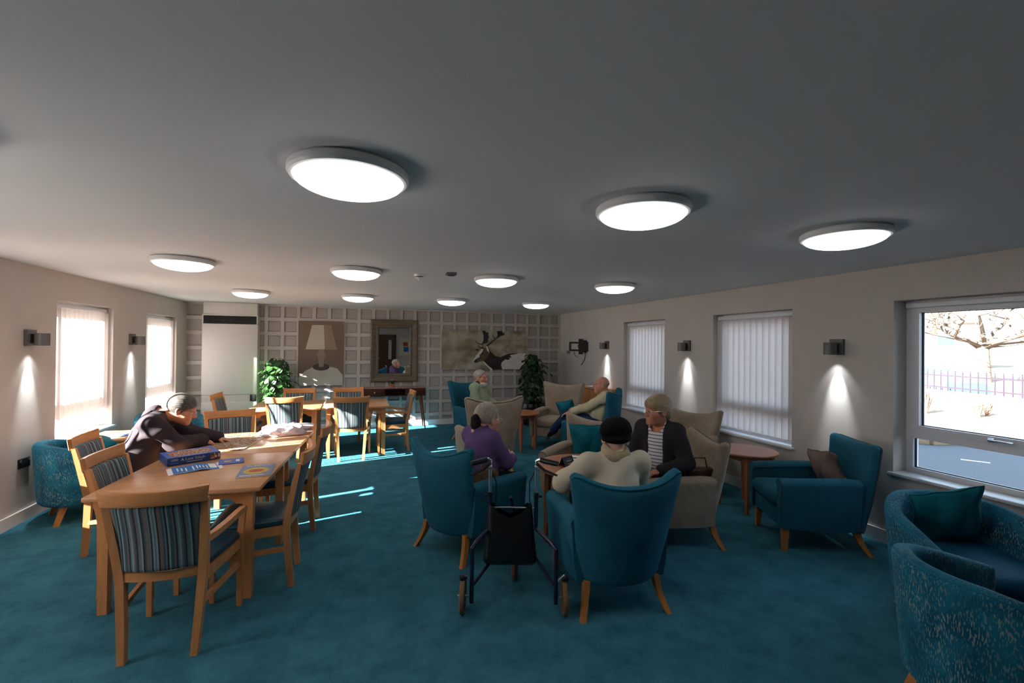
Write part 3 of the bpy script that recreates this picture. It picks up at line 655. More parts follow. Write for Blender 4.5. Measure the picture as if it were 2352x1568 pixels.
round_table(.31, .605, .235, 'bare round side table under the blinded window beside the cardigan woman', (3.87, 3.755, 0), .05)
round_table(.31, .60, .235, 'round side table between the tall beige armchairs', (2.46, 6.90, 0), .5)
t = thing('corner_table', 'low beech corner table with papers under the sunlit window', 'table', (-2.58, 6.33, 0), 0)
MB().rbox(-.3, .3, -.3, .3, .592, .615, .006).build('tabletop', 'beechtop', t)
for sx in (-1, 1):
    MB().box(-.25, .25, sx*.25-.009, sx*.25+.009, .53, .592).build('apron', 'beechX', t, False); MB().box(sx*.25-.009, sx*.25+.009, -.25, .25, .53, .592).build('apron', 'beech', t, False)
    for sy in (-1, 1): MB().legs([(sx*.255, sy*.255, 0), (sx*.25, sy*.25, .592)], [(.018, .018), (.024, .024)]).build('leg', 'beech', t, False)
# walnut console
t = thing('console_table', 'dark walnut console table with splayed legs under the mirror', 'table', (.645, 9.27, 0))
w = .585
b = MB().box(-w, w, -.15, .20, .79, .81).box(-w, w, -.15, .20, .655, .672).box(-w, -w+.016, -.15, .20, .672, .79).box(w-.016, w, -.15, .20, .672, .79).box(-w, w, .185, .20, .672, .79)
b.box(-.21, -.195, -.15, .19, .672, .79).box(.195, .21, -.15, .19, .672, .79); b.build('carcass', 'dkwood', t, False)
for s in (-1, 1):
    dr = MB().rbox(min(s*.213, s*(w-.018)), max(s*.213, s*(w-.018)), -.152, -.135, .675, .788, .002).build('drawer', 'dkwood', t)
    MB().lathe([(.0, 0), (.005, 0), (.005, .012), (.013, .016), (.013, .022), (.008, .028), (0, .028)], 16, (s*.39, -.152, .735), Matrix.Rotation(math.pi/2, 3, 'X')).build('knob', 'white', dr)
confetti('mosaic_strip', [lin(170, 120, 104), lin(206, 190, 178), lin(150, 96, 84), lin(190, 160, 150)], 60)
MB().box(-w, w, -.15, .20, .81, .818).build('mosaic_top', 'mosaic_strip', t, False)
for s in (-1, 1):
    for yy in (-.11, .15): MB().tube([(s*(w-.08), yy, .656), (s*(w+.0), yy*1.35 if yy < 0 else yy*1.05, 0)], [.024, .012], 12).build('leg', 'dkleg', t)
t = thing('flower_pot', 'small terracotta pot of pale flowers on the console', 'plant', (.60, 9.21, .818))
MB().lathe([(.026, 0), (.036, .06), (.040, .062), (.040, .075), (.034, .075), (.032, .066), (0, .066)], 20).build('pot', 'terra', t)
b = MB(); b2 = MB(); rr = random.Random(3)
for k in range(26):
    a = rr.random()*6.28; el = rr.random()*1.4; l = .05+.035*rr.random(); q = Vector((math.cos(a)*math.cos(el), math.sin(a)*math.cos(el), math.sin(el)+.25)); p = Vector((0, 0, .07)); e = p+q*l
    w_ = q.orthogonal().normalized()*.013; b.add([p, p+q*l*.6+w_, e, p+q*l*.6-w_], [(0, 1, 2, 3)])
M['petal'] = mat('pale_petals', lin(230, 196, 190), .7, var=.15)
b.build('leaves', 'leaf', t, False)
for k in range(9):
    a = k*2.4; r0 = .012+.03*((k*7) % 5)/5; fl = MB(); c = Vector((math.cos(a)*r0, math.sin(a)*r0, .14+.012*(k % 3)))
    fl.tube([c+Vector((0, 0, -.05)), c], .0015, 4); fl.lathe([(0, -.004), (.012, 0), (.013, .006), (.006, .004), (0, .005)], 8, c); fl.build('flower', 'petal', t)
# wooden cabinet by the right wall
t = thing('wooden_cabinet', 'low beech cabinet against the wall behind the bald man', 'cabinet', (4.16, 7.45, 0))
b = MB().rbox(-.17, .165, -.42, .42, .885, .91, .004).rbox(-.15, .155, -.40, .40, .06, .885, .003); b.build('carcass', 'beech', t)
for s in (-1, 1):
    dd = MB().rbox(-.166, -.15, min(s*.004, s*.395), max(s*.004, s*.395), .075, .875, .003).build('door', 'beech', t); MB().lathe([(.006, 0), (.006, .012), (.014, .018), (.0, .026)], 12, (-.166, s*.05, .55), Matrix.Rotation(-math.pi/2, 3, 'Y')).build('knob', 'chrome', dd)
MB().box(-.13, .13, -.38, .38, 0, .06).build('plinth', 'dkwood', t, False)
for k, (c, yy) in enumerate((('mauve', -.02), ('paper', .02))):
    tag(MB().rbox(-.11, .1, -.15, .13, 0, .012, .002).build('booklet', c, None, loc=(4.14, 7.42+yy, .911+.013*k), rz=.2*k), ('lavender' if k == 0 else 'white')+' booklet lying on the beech cabinet', 'booklet')
# ---------------------------------------------------------------- pictures and mirror on the panelled wall
YW = YB-.038
m, nt, b = nodes('stag_background'); v = coords(nt, scale=(1, 1, 1.4))
c = ramp(nt, noise(nt, v, 2.6, 4, .55), [(.30, lin(112, 98, 74)), (.47, lin(146, 134, 108)), (.60, lin(176, 168, 152)), (.8, lin(196, 190, 182))]); nt.links.new(c, b.inputs['Base Color']); b.inputs['Roughness'].default_value = .6; M['stagbg'] = m
M['stagdark'] = mat('stag_dark_print', lin(44, 36, 36), .6, var=.35, vs=6)
M['stagbrown'] = mat('stag_brown_print', lin(92, 74, 56), .6, var=.3, vs=8)
M['stagwhite'] = mat('stag_white_print', lin(222, 218, 212), .6, var=.12, vs=20)
CW, CH = 1.885, .84
t = thing('stag_canvas', 'wide canvas print of a stag in profile', 'picture', (1.612, YW, 1.147))
MB().box(0, CW, -.035, 0, 0, CH).build('canvas', 'stagbg', t, False)
def cv(pts): return [((x-160)/2065*CW, (1135-y)/935*CH) for x, y in pts]
def poly(pts, m, name, lvl): MB().prism(cv(pts), -.0006, 'XZ', -.0352-.0008*lvl).build(name, m, t, False)
poly([(1640, 900), (1720, 880), (1830, 850), (1800, 790), (1990, 750), (2215, 738), (2215, 1133), (1610, 1133), (1590, 1000)], 'stagwhite', 'stag_flank', 0)
poly([(1300, 690), (1440, 810), (1560, 838), (1650, 800), (1780, 755), (2000, 738), (1990, 752), (1790, 790), (1850, 840), (1760, 845), (1810, 880), (1740, 905), (1690, 890), (1600, 960), (1575, 1040), (1612, 1133), (1370, 1133), (1250, 1040), (1180, 960), (1140, 925), (1180, 760)], 'stagdark', 'stag_neck', 1)
poly([(900, 925), (960, 868), (1000, 850), (1060, 760), (1140, 650), (1200, 605), (1270, 605), (1310, 700), (1260, 800), (1200, 900), (1140, 928), (1060, 940), (990, 975), (930, 965)], 'stagbrown', 'stag_head', 2)
poly([(872, 942), (930, 858), (985, 770), (1080, 650), (1140, 640), (1110, 720), (1050, 780), (1045, 840), (1005, 850), (940, 905), (925, 935)], 'stagwhite', 'stag_blaze', 3)
poly([(905, 932), (960, 878), (1000, 905), (985, 965), (930, 960)], 'stagdark', 'stag_muzzle', 3)
poly([(1090, 735), (1125, 720), (1145, 745), (1110, 770)], 'stagdark', 'stag_eye', 3)
poly([(1140, 930), (1185, 965), (1265, 1050), (1378, 1133), (1312, 1133), (1180, 1010)], 'stagwhite', 'stag_bib', 3)
poly([(868, 628), (940, 652), (1032, 645), (1000, 692), (950, 668)], 'stagdark', 'stag_ear', 3)
poly([(1200, 580), (1235, 578), (1262, 640), (1282, 735), (1222, 670)], 'stagwhite', 'stag_ear', 4)
poly([(1100, 204), (1140, 330), (1135, 440), (1105, 530), (1250, 482), (1243, 400), (1285, 372), (1252, 345), (1290, 335), (1248, 300), (1270, 265), (1242, 240), (1205, 245), (1175, 204)], 'stagdark', 'antler', 3)
poly([(1470, 204), (1490, 300), (1440, 395), (1560, 328), (1660, 288), (1704, 332), (1652, 262), (1672, 236), (1620, 262), (1585, 204)], 'stagdark', 'antler', 3)
def stroke(pts, w):
    L_ = []; R2 = []
    for i, p in enumerate(pts):
        a = pts[max(0, i-1)]; c = pts[min(len(pts)-1, i+1)]; d = Vector((c[0]-a[0], c[1]-a[1])).normalized(); k = w*(1-.6*i/(len(pts)-1)); L_.append((p[0]-d.y*k, p[1]+d.x*k)); R2.append((p[0]+d.y*k, p[1]-d.x*k))
    poly(L_+R2[::-1], 'stagdark', 'antler_tine', 4)
stroke([(1120, 530), (1040, 525), (985, 505), (955, 470), (940, 425)], 11); stroke([(1140, 622), (1070, 610), (1025, 590), (1003, 545)], 14)
stroke([(1225, 572), (1320, 490), (1430, 400), (1500, 350)], 20); stroke([(1420, 395), (1385, 340), (1350, 262)], 12); stroke([(1120, 520), (1115, 570), (1150, 640)], 12)
# sepia canvas: a plain stand-in, pale rounded shapes on brown
M['sepia'] = mat('sepia_ground', lin(120, 100, 86), .6, var=.12, vs=2); M['sepialt'] = mat('sepia_pale', lin(190, 180, 164), .6, var=.12, vs=3)
M['sepiamid'] = mat('sepia_mid', lin(146, 128, 110), .6, var=.12, vs=3); M['sepiadk'] = mat('sepia_dark', lin(70, 58, 52), .6, var=.12, vs=3)
t = thing('sepia_canvas', 'tall sepia canvas print of a pale table lamp on the panelled wall', 'picture', (-1.14, YW, .86))
cw, ch_ = .815, 1.245
MB().box(0, cw, -.035, 0, 0, ch_).build('canvas', 'sepia', t, False)
def ell2(cx, cz, rx, rz, a0=0, a1=2*math.pi, n=28): return [(cx+rx*math.cos(a), cz+rz*math.sin(a)) for a in np.linspace(a0, a1, n, endpoint=(a1-a0 < 6))]
def lay(pts, m, n, lv): MB().prism(pts, -.0006, 'XZ', -.0352-.0008*lv).build(n, m, t, False)
lay([(.01, .004), (.805, .004), (.80, .20), (.70, .33), (.52, .38), (.30, .38), (.12, .28), (.01, .16)], 'sepialt', 'pale_mound', 0)
lay(ell2(.41, .36, .15, .07), 'sepiadk', 'lamp_foot', 1)
lay([(.37, .36), (.45, .36), (.46, .50), (.49, .60), (.43, .72), (.39, .72), (.33, .60), (.36, .50)], 'sepiamid', 'lamp_stem', 2)
lay([(.13, .70), (.69, .70), (.58, 1.17), (.24, 1.17)], 'sepialt', 'lamp_shade', 3)
lay([(.47, .701), (.688, .701), (.579, 1.169), (.45, 1.169)], 'sepiamid', 'shade_side', 4)
# mirror
t = thing('wall_mirror', 'mirror in a wide champagne frame above the console', 'mirror', (.172, YW, .915))
mw, mh, fw_ = .935, 1.255, .165
for k, (a, c) in enumerate((((0, 0), (mw, 0)), ((mw, 0), (mw, mh)), ((mw, mh), (0, mh)), ((0, mh), (0, 0)))):
    d = Vector((c[0]-a[0], c[1]-a[1])); L_ = d.length; d.normalize(); n_ = Vector((-d.y, d.x))
    prof = [(0, 0), (0, -.05), (.02, -.065), (.05, -.062), (.075, -.045), (.12, -.038), (.135, -.05), (.15, -.046), (.165, -.03), (.165, 0)]
    secs = []
    for e, sgn_ in ((Vector(a), 1), (Vector(c), -1)):
        secs.append([tuple(Vector((e.x+n_.x*o+d.x*sgn_*o, y, e.y+n_.y*o+d.y*sgn_*o))) for o, y in prof])
    MB().loft(secs).build('frame_side', 'silverframe', t, True, 30)
MB().box(fw_, mw-fw_, -.026, -.02, fw_, mh-fw_).build('mirror_glass', 'mirror', t, False)
# ---------------------------------------------------------------- climbing plants
def plant(label, loc, h, r, pot, seed, leafm, n):
    t = thing('potted_plant', label, 'plant', loc); rr = random.Random(seed)
    MB().lathe(pot, 32).build('pot', 'pot', t, True, 40); pz = pot[-1][1]; pr = max(p[0] for p in pot)
    MB().lathe([(0, pz-.02), (pr*.86, pz-.025)], 24).build('soil', 'soil', t)
    MB().tube([(0, 0, pz-.03), (0, 0, h-.12)], .03, 10).build('moss_pole', 'stem', t)
    shp = [(0, 0, 0), (.3, .25, .03), (.5, .55, .02), (.32, .85, -.05), (0, 1.05, -.14), (-.32, .85, -.05), (-.5, .55, .02), (-.3, .25, .03), (0, .5, -.05)]
    fcs = [(0, 1, 8), (1, 2, 8), (2, 3, 8), (3, 4, 8), (4, 5, 8), (5, 6, 8), (6, 7, 8), (7, 0, 8)]
    lm = MB().add(shp, fcs).mesh('leaf', M[leafm], True, None)
    st = MB()
    for k in range(n):
        q = (k+.5)/n; z = pz+.02+(h-pz-.02)*q; a = k*2.39996+rr.uniform(-.5, .5)
        rad = r*(.45+.55*rr.random())*(1 if q < .85 else 1-.55*(q-.85)/.15)*(.75+.35*math.sin(q*3.1))
        p = Vector((math.cos(a)*rad, math.sin(a)*rad, z+rr.uniform(-.02, .05)))
        p.y = min(p.y, .15)
        st.tube([(0, 0, z-.06), (p.x*.6, p.y*.6, z+.02), tuple(p)], .003, 4)
        o = mo('leaf', lm, t, p); s_ = rr.uniform(.08, .13); o.scale = (s_, s_, s_)
        o.rotation_euler = (rr.uniform(-1.25, -.35), rr.uniform(-.5, .5), a-math.pi/2+rr.uniform(-.5, .5))
    for j in range(3):
        a = rr.uniform(0, 6.28); z = h*rr.uniform(.6, .85); pts = []
        for i in range(7): pts.append((math.cos(a)*(.1+.045*i+r*.5), -abs(math.sin(a))*(.1+.045*i+r*.5), z+.05*math.sin(i*.8)-.018*i*i*.5))
        st.tube(pts, .003, 4)
        for i in range(2, 7, 2):
            o = mo('leaf', lm, t, pts[i]); o.scale = (.07,)*3; o.rotation_euler = (-1.0, 0, a-math.pi/2+rr.uniform(-1, 1))
    st.build('vines', leafm, t); return t
plant('sunlit climbing pothos in a pot beside the wall heater', (-1.45, 9.17, 0), 1.38, .25, [(.13, 0), (.17, .02), (.20, .28), (.205, .30), (.205, .33), (.185, .33)], 5, 'leaf', 230)
plant('dark climbing pothos in a broad glazed pot in the corner', (3.48, 9.05, 0), 1.47, .23, [(.17, 0), (.24, .03), (.30, .25), (.31, .36), (.29, .43), (.285, .46), (.265, .46)], 9, 'leaf2', 250)
tag(MB().lathe([(.0, 0), (.028, 0), (.032, .02), (.022, .045), (.012, .055), (.014, .065), (.010, .078), (0, .082)], 16).build('table_ornament', 'cream', None, loc=(-1.40, 7.93, .746)), 'tiny cream ornament on the far table by the plant', 'ornament')
# ---------------------------------------------------------------- things on the puzzle tables
Z = .7455
a4 = R_(22); bx = thing('puzzle_box', 'blue jigsaw box lettered A Lost Stitch on the table', 'box', (-1.285, 4.24, Z), math.atan2(.165, .294))
L_, D_, Hh = .345, .265, .06
MB().rbox(-L_/2, L_/2, -D_/2, D_/2, .0, .012, .001).build('box_base', 'boxnavy', bx)
lid = MB().rbox(-L_/2-.002, L_/2+.002, -D_/2-.002, D_/2+.002, .006, Hh, .0015).build('lid', 'boxnavy', bx)
MB().box(-L_/2, L_/2, -D_/2, D_/2, Hh-.0005, Hh+.0006).build('lid_border', 'mauve', lid, False)
MB().box(-L_/2+.035, L_/2-.035, -D_/2+.045, D_/2-.045, Hh, Hh+.0012).build('lid_picture', 'puzzle_print', lid, False)
def put_text(s, size, m, par, loc, rot, name='lettering'):
    o = mo(name, text_mesh(s, size, m), par, loc); o.rotation_euler = rot; return o
put_text('A Lost Stitch', .030, 'cream', lid, (-.01, -D_/2-.0028, .030), (math.pi/2, 0, 0)); put_text('1000', .024, 'cream', lid, (-.13, -D_/2-.0028, .034), (math.pi/2, 0, 0))
MB().box(-.05, .05, -D_/2-.0032, -D_/2-.002, .016, .0195).build('small_print', 'cream', lid, False)
MB().box(-.155, -.105, -D_/2-.0032, -D_/2-.002, .012, .022).build('badge', 'mauve', lid, False)
MB().box(.105, L_/2-.004, -D_/2-.0032, -D_/2-.002, .012, .055).build('side_picture', 'puzzle_print', lid, False)
MB().box(-.06, .06, D_/2-.032, D_/2-.022, Hh+.0004, Hh+.0013).build('small_print', 'cream', lid, False); MB().box(-.10, .09, -D_/2+.018, -D_/2+.024, Hh+.0004, Hh+.0013).build('small_print', 'cream', lid, False)
t = thing('puzzle_board', 'tan jigsaw board covered with a half-done puzzle', 'puzzle', (-1.17, 4.86, Z), R_(-8))
MB().rbox(-.25, .25, -.36, .36, 0, .006, .002).build('board', 'cork', t); MB().box(-.252, -.246, -.36, .36, .0, .009).build('edge_strip', 'cream', t, False); MB().box(.246, .252, -.36, .36, 0, .009).build('edge_strip', 'cream', t, False)
pc = MB(); rr = random.Random(11)
for i in range(34):
    for j in range(46):
        if rr.random() < .12+.9*max(0, math.sin(i*.31+1)*math.sin(j*.23)): continue
        x = -.235+.0142*i+rr.uniform(-.001, .001); y = -.345+.0152*j+rr.uniform(-.001, .001); s_ = .0064; r_ = rr.uniform(-.1, .1) if rr.random() < .8 else rr.uniform(0, 3)
        co, si_ = math.cos(r_), math.sin(r_)
        q = [(x+s_*(a*co-b_*si_), y+s_*(a*si_+b_*co)) for a, b_ in ((-1, -1), (-.3, -1), (0, -1.45), (.3, -1), (1, -1), (1, 1), (.3, 1), (0, .6), (-.3, 1), (-1, 1))]
        pc.prism(q, .0022, 'XY', .0062)
o = pc.build('puzzle_pieces', 'puzzle_pieces', t, False); o['kind'] = 'stuff'
# leaflet, ruler-like box strip, magazine
t = thing('leaflet', 'folded blue and white printed leaflet in front of the puzzle box', 'leaflet', (-1.16, 3.93, Z), math.atan2(.12, .29))
def LF(x, y): return .006+.005*math.cos(x*21)+.003*math.sin(x*40)
def strip(x0, x1, y0, y1, lift, m, name, n=18):
    b = MB(); X = np.linspace(x0, x1, n); vs = [(x, y, LF(x, y)+lift) for x in X for y in (y0, y1)]+[(x, y, LF(x, y)+lift-.0005) for x in X for y in (y0, y1)]
    k = 2*n; fs = [(2*i, 2*i+2, 2*i+3, 2*i+1) for i in range(n-1)]+[(k+2*i, k+2*i+1, k+2*i+3, k+2*i+2) for i in range(n-1)]+[(2*i, k+2*i, k+2*i+2, 2*i+2) for i in range(n-1)]+[(2*i+1, 2*i+3, k+2*i+3, k+2*i+1) for i in range(n-1)]+[(0, 1, k+1, k), (k-2, 2*k-2, 2*k-1, k-1)]
    b.add(vs, fs).build(name, m, t, True, 30)
strip(-.165, .165, -.105, .105, 0, 'paper', 'sheet'); strip(-.135, .14, -.1, .1, .0007, 'blue', 'blue_print')
for x in (-.105, -.08, -.055, -.012, .012, .03, .05, .072): strip(x-.004, x+.004, -.06+.02*math.sin(x*50), .06-.03*abs(math.sin(x*31)), .0013, 'paper', 'text_line', 3)
strip(.088, .135, -.055, .085, .0013, 'paper', 'logo_panel', 4)
t = thing('card_strip', 'slim lavender blue card strip beside the puzzle box', 'card', (-.96, 4.085, Z), math.atan2(.04, .17)); MB().rbox(-.085, .085, -.085, .085, 0, .006, .001).build('card', 'mauve', t)
MB().box(-.05, .0, -.02, .02, .006, .0066).build('print', 'gold', t, False); MB().box(.03, .055, -.03, .03, .006, .0066).build('print', 'paper', t, False)
t = thing('magazine', 'magazine with a yellow oval on its cover at the table edge', 'magazine', (-.715, 3.735, Z), R_(3))
MB().rbox(-.108, .108, -.155, .155, 0, .008, .001).build('pages', 'paper', t); MB().box(-.109, .109, -.156, .156, .008, .0088).build('cover', 'magblue', t, False)
MB().prism(ell2(0, -.02, .082, .09), .0005, 'XY', .0088).build('cover_oval', 'gold', t, False); MB().prism(ell2(0, -.02, .05, .04), .0005, 'XY', .0093).build('cover_picture', 'red', t, False)
put_text('SUMMER', .042, 'paper', t, (0, .105, .0094), (0, 0, 0)); MB().box(-.09, .06, -.145, -.132, .0088, .0093).build('cover_line', 'paper', t, False)
# carrier bag
t = thing('carrier_bag', 'crumpled white plastic carrier bag at the end of the jigsaw table', 'bag', (-.735, 5.08, Z), .2)
n1, n2 = 40, 22; vs = []
for j in range(n2):
    ph = math.pi*j/(n2-1)
    for i in range(n1):
        th = 2*math.pi*i/n1; rx, ry = .205, .105
        k = 1+.14*math.sin(3*th+1.3*ph*3)+.10*math.sin(7*th-5*ph)+.07*math.sin(11*th+9*ph)
        if abs(th-.1) < .55 or th > 2*math.pi-.45: k *= 1.25-.2*abs(math.sin(ph*3))
        s_ = max(0, math.sin(ph))**.55; z = .058-.058*math.cos(math.pi-ph)*(1 if ph < math.pi/2 else 1)
        z = .055*(1-math.cos(ph))+(.018*math.sin(5*th+2)+.03*max(0, math.cos(th-1.2))**6)*math.sin(ph)**2+(.02*math.sin(9*th)*math.sin(ph) if ph > 1.5 else 0)
        vs.append((rx*s_*k*math.cos(th), ry*s_*k*math.sin(th), max(.001, z)))
fs = [(j*n1+i, j*n1+(i+1) % n1, (j+1)*n1+(i+1) % n1, (j+1)*n1+i) for j in range(n2-1) for i in range(n1)]
MB().add(vs, fs).build('bag_film', 'carrier_film', t, True, 40)
MB().tube([(.16, .02, .06), (.24, .05, .045), (.27, .03, .03), (.22, .0, .035), (.17, .0, .05)], .008, 6).build('handle_loop', 'carrier_film', t)
# coffee table things
t = thing('tent_card', 'black folded tent card with white lettering on the coffee table', 'card', (1.70, 3.56, .651), R_(25))
for s in (-1, 1):
    a = math.radians(32)*s; MB().add([(-.065, s*.038, 0), (.065, s*.038, 0), (.065, 0, .075), (-.065, 0, .075), (-.065, s*.041, 0), (.065, s*.041, 0), (.065, s*.003, .0765), (-.065, s*.003, .0765)], [(0, 1, 2, 3), (4, 7, 6, 5), (0, 4, 5, 1), (1, 5, 6, 2), (2, 6, 7, 3), (3, 7, 4, 0)]).build('flap', 'card', t, False)
rot = (math.atan2(.075, .038), 0, 0)
put_text('Welcome', .017, 'cream', t, (0, -.0235, .040), rot)
MB().tube([(.028*math.cos(a), -.018-.008+.0*a, .055+.008*math.sin(a)) for a in np.linspace(.3, 2.8, 9)], .0008, 4).build('emblem', 'cream', t)
MB().add([(-.03, -.0345, .022), (.03, -.0345, .022), (.03, -.033, .0255), (-.03, -.033, .0255)], [(0, 1, 2, 3)]).build('small_print', 'cream', t, False)
tag(MB().rbox(-.105, .105, -.1485, .1485, 0, .0012, .0004).build('paper_sheet', 'paper', None, loc=(1.885, 3.70, .651), rz=R_(-42)), 'white sheet of paper on the coffee table', 'paper')
t = thing('ballpoint_pen', 'slim dark pen lying on the white paper', 'pen', (1.90, 3.735, .657), R_(-35)); MB().tube([(-.065, 0, 0), (-.055, 0, 0), (.06, 0, 0), (.07, 0, 0)], [.001, .004, .004, .003], 8).build('barrel', 'tealdark', t); MB().box(.02, .06, -.0012, .0012, .004, .006).build('clip', 'chrome', t)
for k, (c, r_) in enumerate((('paper', .1), ('mauve', .5), ('paper', -.3))): tag(MB().rbox(-.105, .105, -.14, .14, 0, .006, .001).build('newspaper', c, None, loc=(-2.55+.05*k, 6.30+.03*k, .616+.0065*k), rz=r_), ('lowest white', 'lavender', 'topmost white')[k]+' paper in the pile on the corner table', 'paper')
# brown fur bag beside the purple woman
t = thing('fur_handbag', 'brown streaked furry handbag beside the purple woman in the teal chair', 'bag', (.98, 3.57, .475), face(.862, .507))
M['fur'] = mat('streaked_brown_fur', lin(104, 78, 52), .9, var=.65, vs=28, bs=80, bst=.8, vscale=(1, 1, .3))
def FB(u, v): return (u*.04, v*.12, .11+.0*u)
vs = []; n1, n2 = 24, 14
for j in range(n2):
    ph = math.pi*j/(n2-1)
    for i in range(n1):
        th = 2*math.pi*i/n1; k = 1+.06*math.sin(9*th+4*ph)+.05*math.sin(17*th-7*ph); vs.append((.055*max(0, math.sin(ph))**.6*math.cos(th)*k, .14*max(0, math.sin(ph))**.6*math.sin(th)*k, .10-.10*math.cos(ph)))
MB().add(vs, [(j*n1+i, j*n1+(i+1) % n1, (j+1)*n1+(i+1) % n1, (j+1)*n1+i) for j in range(n2-1) for i in range(n1)]).build('pouch', 'fur', t, True, None)
MB().tube([(0, -.08, .17), (0, -.05, .24), (0, .05, .24), (0, .08, .17)], .006, 6).build('strap', 'dkleg', t)
# handbag behind the cardigan woman
t = thing('leather_handbag', 'brown leather handbag tucked behind the cardigan woman', 'bag', (2.80, 3.20, .475), face(-.955, .295))
M['leather'] = mat('brown_leather', lin(70, 48, 38), .45, var=.2, vs=12)
MB().rbox(-.05, .05, -.11, .12, 0, .17, .03, 3).build('body', 'leather', t); MB().tube([(0, -.06, .16), (0, -.04, .25), (0, .05, .25), (0, .07, .16)], .006, 6).build('strap', 'leather', t)
# ---------------------------------------------------------------- three wheeled walker
t = thing('three_wheel_walker', 'navy three-wheeled walking frame with a black vinyl bag', 'walker', (.985, 2.83, 0), 0)
P0 = {'L': Vector((.628, 2.809, 0)), 'R': Vector((1.235, 2.603, 0)), 'F': Vector((1.075, 3.10, 0))}; O = Vector((.985, 2.83, 0))
hub = Vector((1.0, 2.93, .60)); ax = Vector((.947, -.321, 0))
def wheel(c, axis, r, name='wheel'):
    Rm = axis.to_track_quat('Z', 'Y').to_matrix()
    w = MB().lathe([(r*.80, -.013), (r*.95, -.015), (r, -.009), (r, .009), (r*.95, .015), (r*.80, .013), (r*.80, -.013)], 32, c, Rm).build('wheel', 'tyre', t)
    MB().lathe([(0, -.012), (r*.8, -.010), (r*.8, .010), (0, .012)], 24, c, Rm).build('wheel_disc', 'black', w); MB().tube([c-axis*.035, c+axis*.035], .006, 8).build('axle', 'chrome', w)
r = .103
for k in ('L', 'R'):
    s = -1 if k == 'L' else 1; p = P0[k]-O; wc = p+Vector((0, 0, r)); wheel(wc, ax, r)
    inn = p-ax*s*.055
    top = Vector((.825, 2.90, .93))-O if k == 'L' else Vector((1.115, 2.80, .93))-O
    mid = Vector((top.x, top.y, .52)); kn = inn+Vector((0, 0, .40)); lowp = inn+Vector((0, 0, .06))
    MB().tube([mid+Vector((0, 0, .17)), mid, mid+Vector((0, 0, -.05)), lerp(mid, kn, .75), kn, inn+Vector((0, 0, .34)), lowp], .0135, 10).build('frame_tube', 'navy', t)
    MB().tube([lowp+Vector((0, 0, .10)), lerp(lowp+Vector((0, 0, .10)), P0['F']-O+Vector((0, 0, .36)), 1)], .011, 8).build('brace_tube', 'navy', t)
    fwd = (Vector((.93, .32, .0)) if k == 'L' else Vector((-.66, .75, .0))).normalized()
    MB().tube([mid+Vector((0, 0, .10)), top+Vector((0, 0, -.05)), top+Vector((0, 0, -.012)), top+fwd*-.018, top+fwd*-.05], .011, 10).build('handle_tube', 'chrome', t)
    MB().tube([top+fwd*-.03, top+fwd*-.06+Vector((0, 0, -.004)), top+fwd*-.155+Vector((0, 0, -.01))], [.016, .0175, .0165], 10).build('hand_grip', 'black', t)
    MB().tube([top+fwd*.0+Vector((0, 0, -.03)), top+fwd*-.06+Vector((0, 0, -.065)), top+fwd*-.15+Vector((0, 0, -.085))], [.011, .009, .007], 8).build('brake_lever', 'black', t)
    MB().lathe([(0, -.012), (.016, -.012), (.016, .012), (0, .012)], 14, top+Vector((0, 0, -.055)), ax.to_track_quat('Z', 'Y').to_matrix()).build('brake_pivot', 'chrome', t)
    MB().tube([top+Vector((0, 0, -.06)), top+fwd*.05+Vector((0, 0, -.16)), top+fwd*.05+Vector((0, 0, -.28)), mid+fwd*.02+Vector((0, 0, .0))], .004, 6).build('brake_cable', 'rubber', t)
    MB().tube([mid+Vector((0, 0, .15)), mid+Vector((0, 0, .19))], .017, 10).build('clamp', 'black', t); MB().tube([mid+Vector((0, 0, .165)), mid+ax*s*.04+Vector((0, 0, .165))], .008, 8).build('clamp_knob', 'black', t)
    MB().rbox(wc.x-.022, wc.x+.022, wc.y-.02, wc.y+.02, wc.z+r+.003, wc.z+r+.02, .004).build('fork', 'black', t); MB().tube([wc+Vector((0, 0, r+.02)), wc+Vector((0, 0, r+.035)), lowp+Vector((0, 0, r+.03))], .007, 8).build('fork_bolt', 'chrome', t)
fc = P0['F']-O+Vector((0, 0, r)); wheel(fc, Vector((.9, -.43, 0)).normalized(), r)
MB().tube([fc+Vector((0, 0, r+.01)), P0['F']-O+Vector((-.03, -.06, .50)), hub-O+Vector((0, .06, .03))], .0135, 10).build('front_tube', 'navy', t)
for s in (-1, 1): MB().tube([fc+ax*s*.03, fc+ax*s*.03+Vector((0, 0, r+.02)), fc+Vector((0, 0, r+.03))], .006, 6).build('fork', 'black', t)
MB().tube([Vector((.825, 2.90, .605))-O, Vector((.95, 2.88, .60))-O, Vector((1.115, 2.80, .605))-O], .006, 8).build('cross_bar', 'chrome', t)
# bag of the walker
bc = Vector((.955, 2.865, 0))-O; vs = []; n1, n2 = 32, 14
for j in range(n2):
    q = j/(n2-1); z = lerp(.25, .625, q); w = lerp(.185, .145, q**.8); dp = lerp(.085, .04, q)
    if j == 0: w, dp = .175, .06
    for i in range(n1):
        th = 2*math.pi*i/n1; cx_ = abs(math.cos(th))**.45*math.copysign(1, math.cos(th)); sy_ = abs(math.sin(th))**.7*math.copysign(1, math.sin(th))
        zz = z-(.075*max(0, 1-(abs(cx_)/.75)**2) if q > .6 else 0)*((q-.6)/.4)
        f = 1+.05*math.sin(5*th+9*q)+.04*math.sin(13*th-4*q)
        p = bc+ax*(w*cx_)+Vector((.321, .947, 0))*(dp*sy_*f); vs.append((p.x, p.y, zz))
b = MB().add(vs, [(j*n1+i, j*n1+(i+1) % n1, (j+1)*n1+(i+1) % n1, (j+1)*n1+i) for j in range(n2-1) for i in range(n1)]+[tuple(range(n1))[::-1]]); b.build('bag', 'vinyl', t, True, 60)
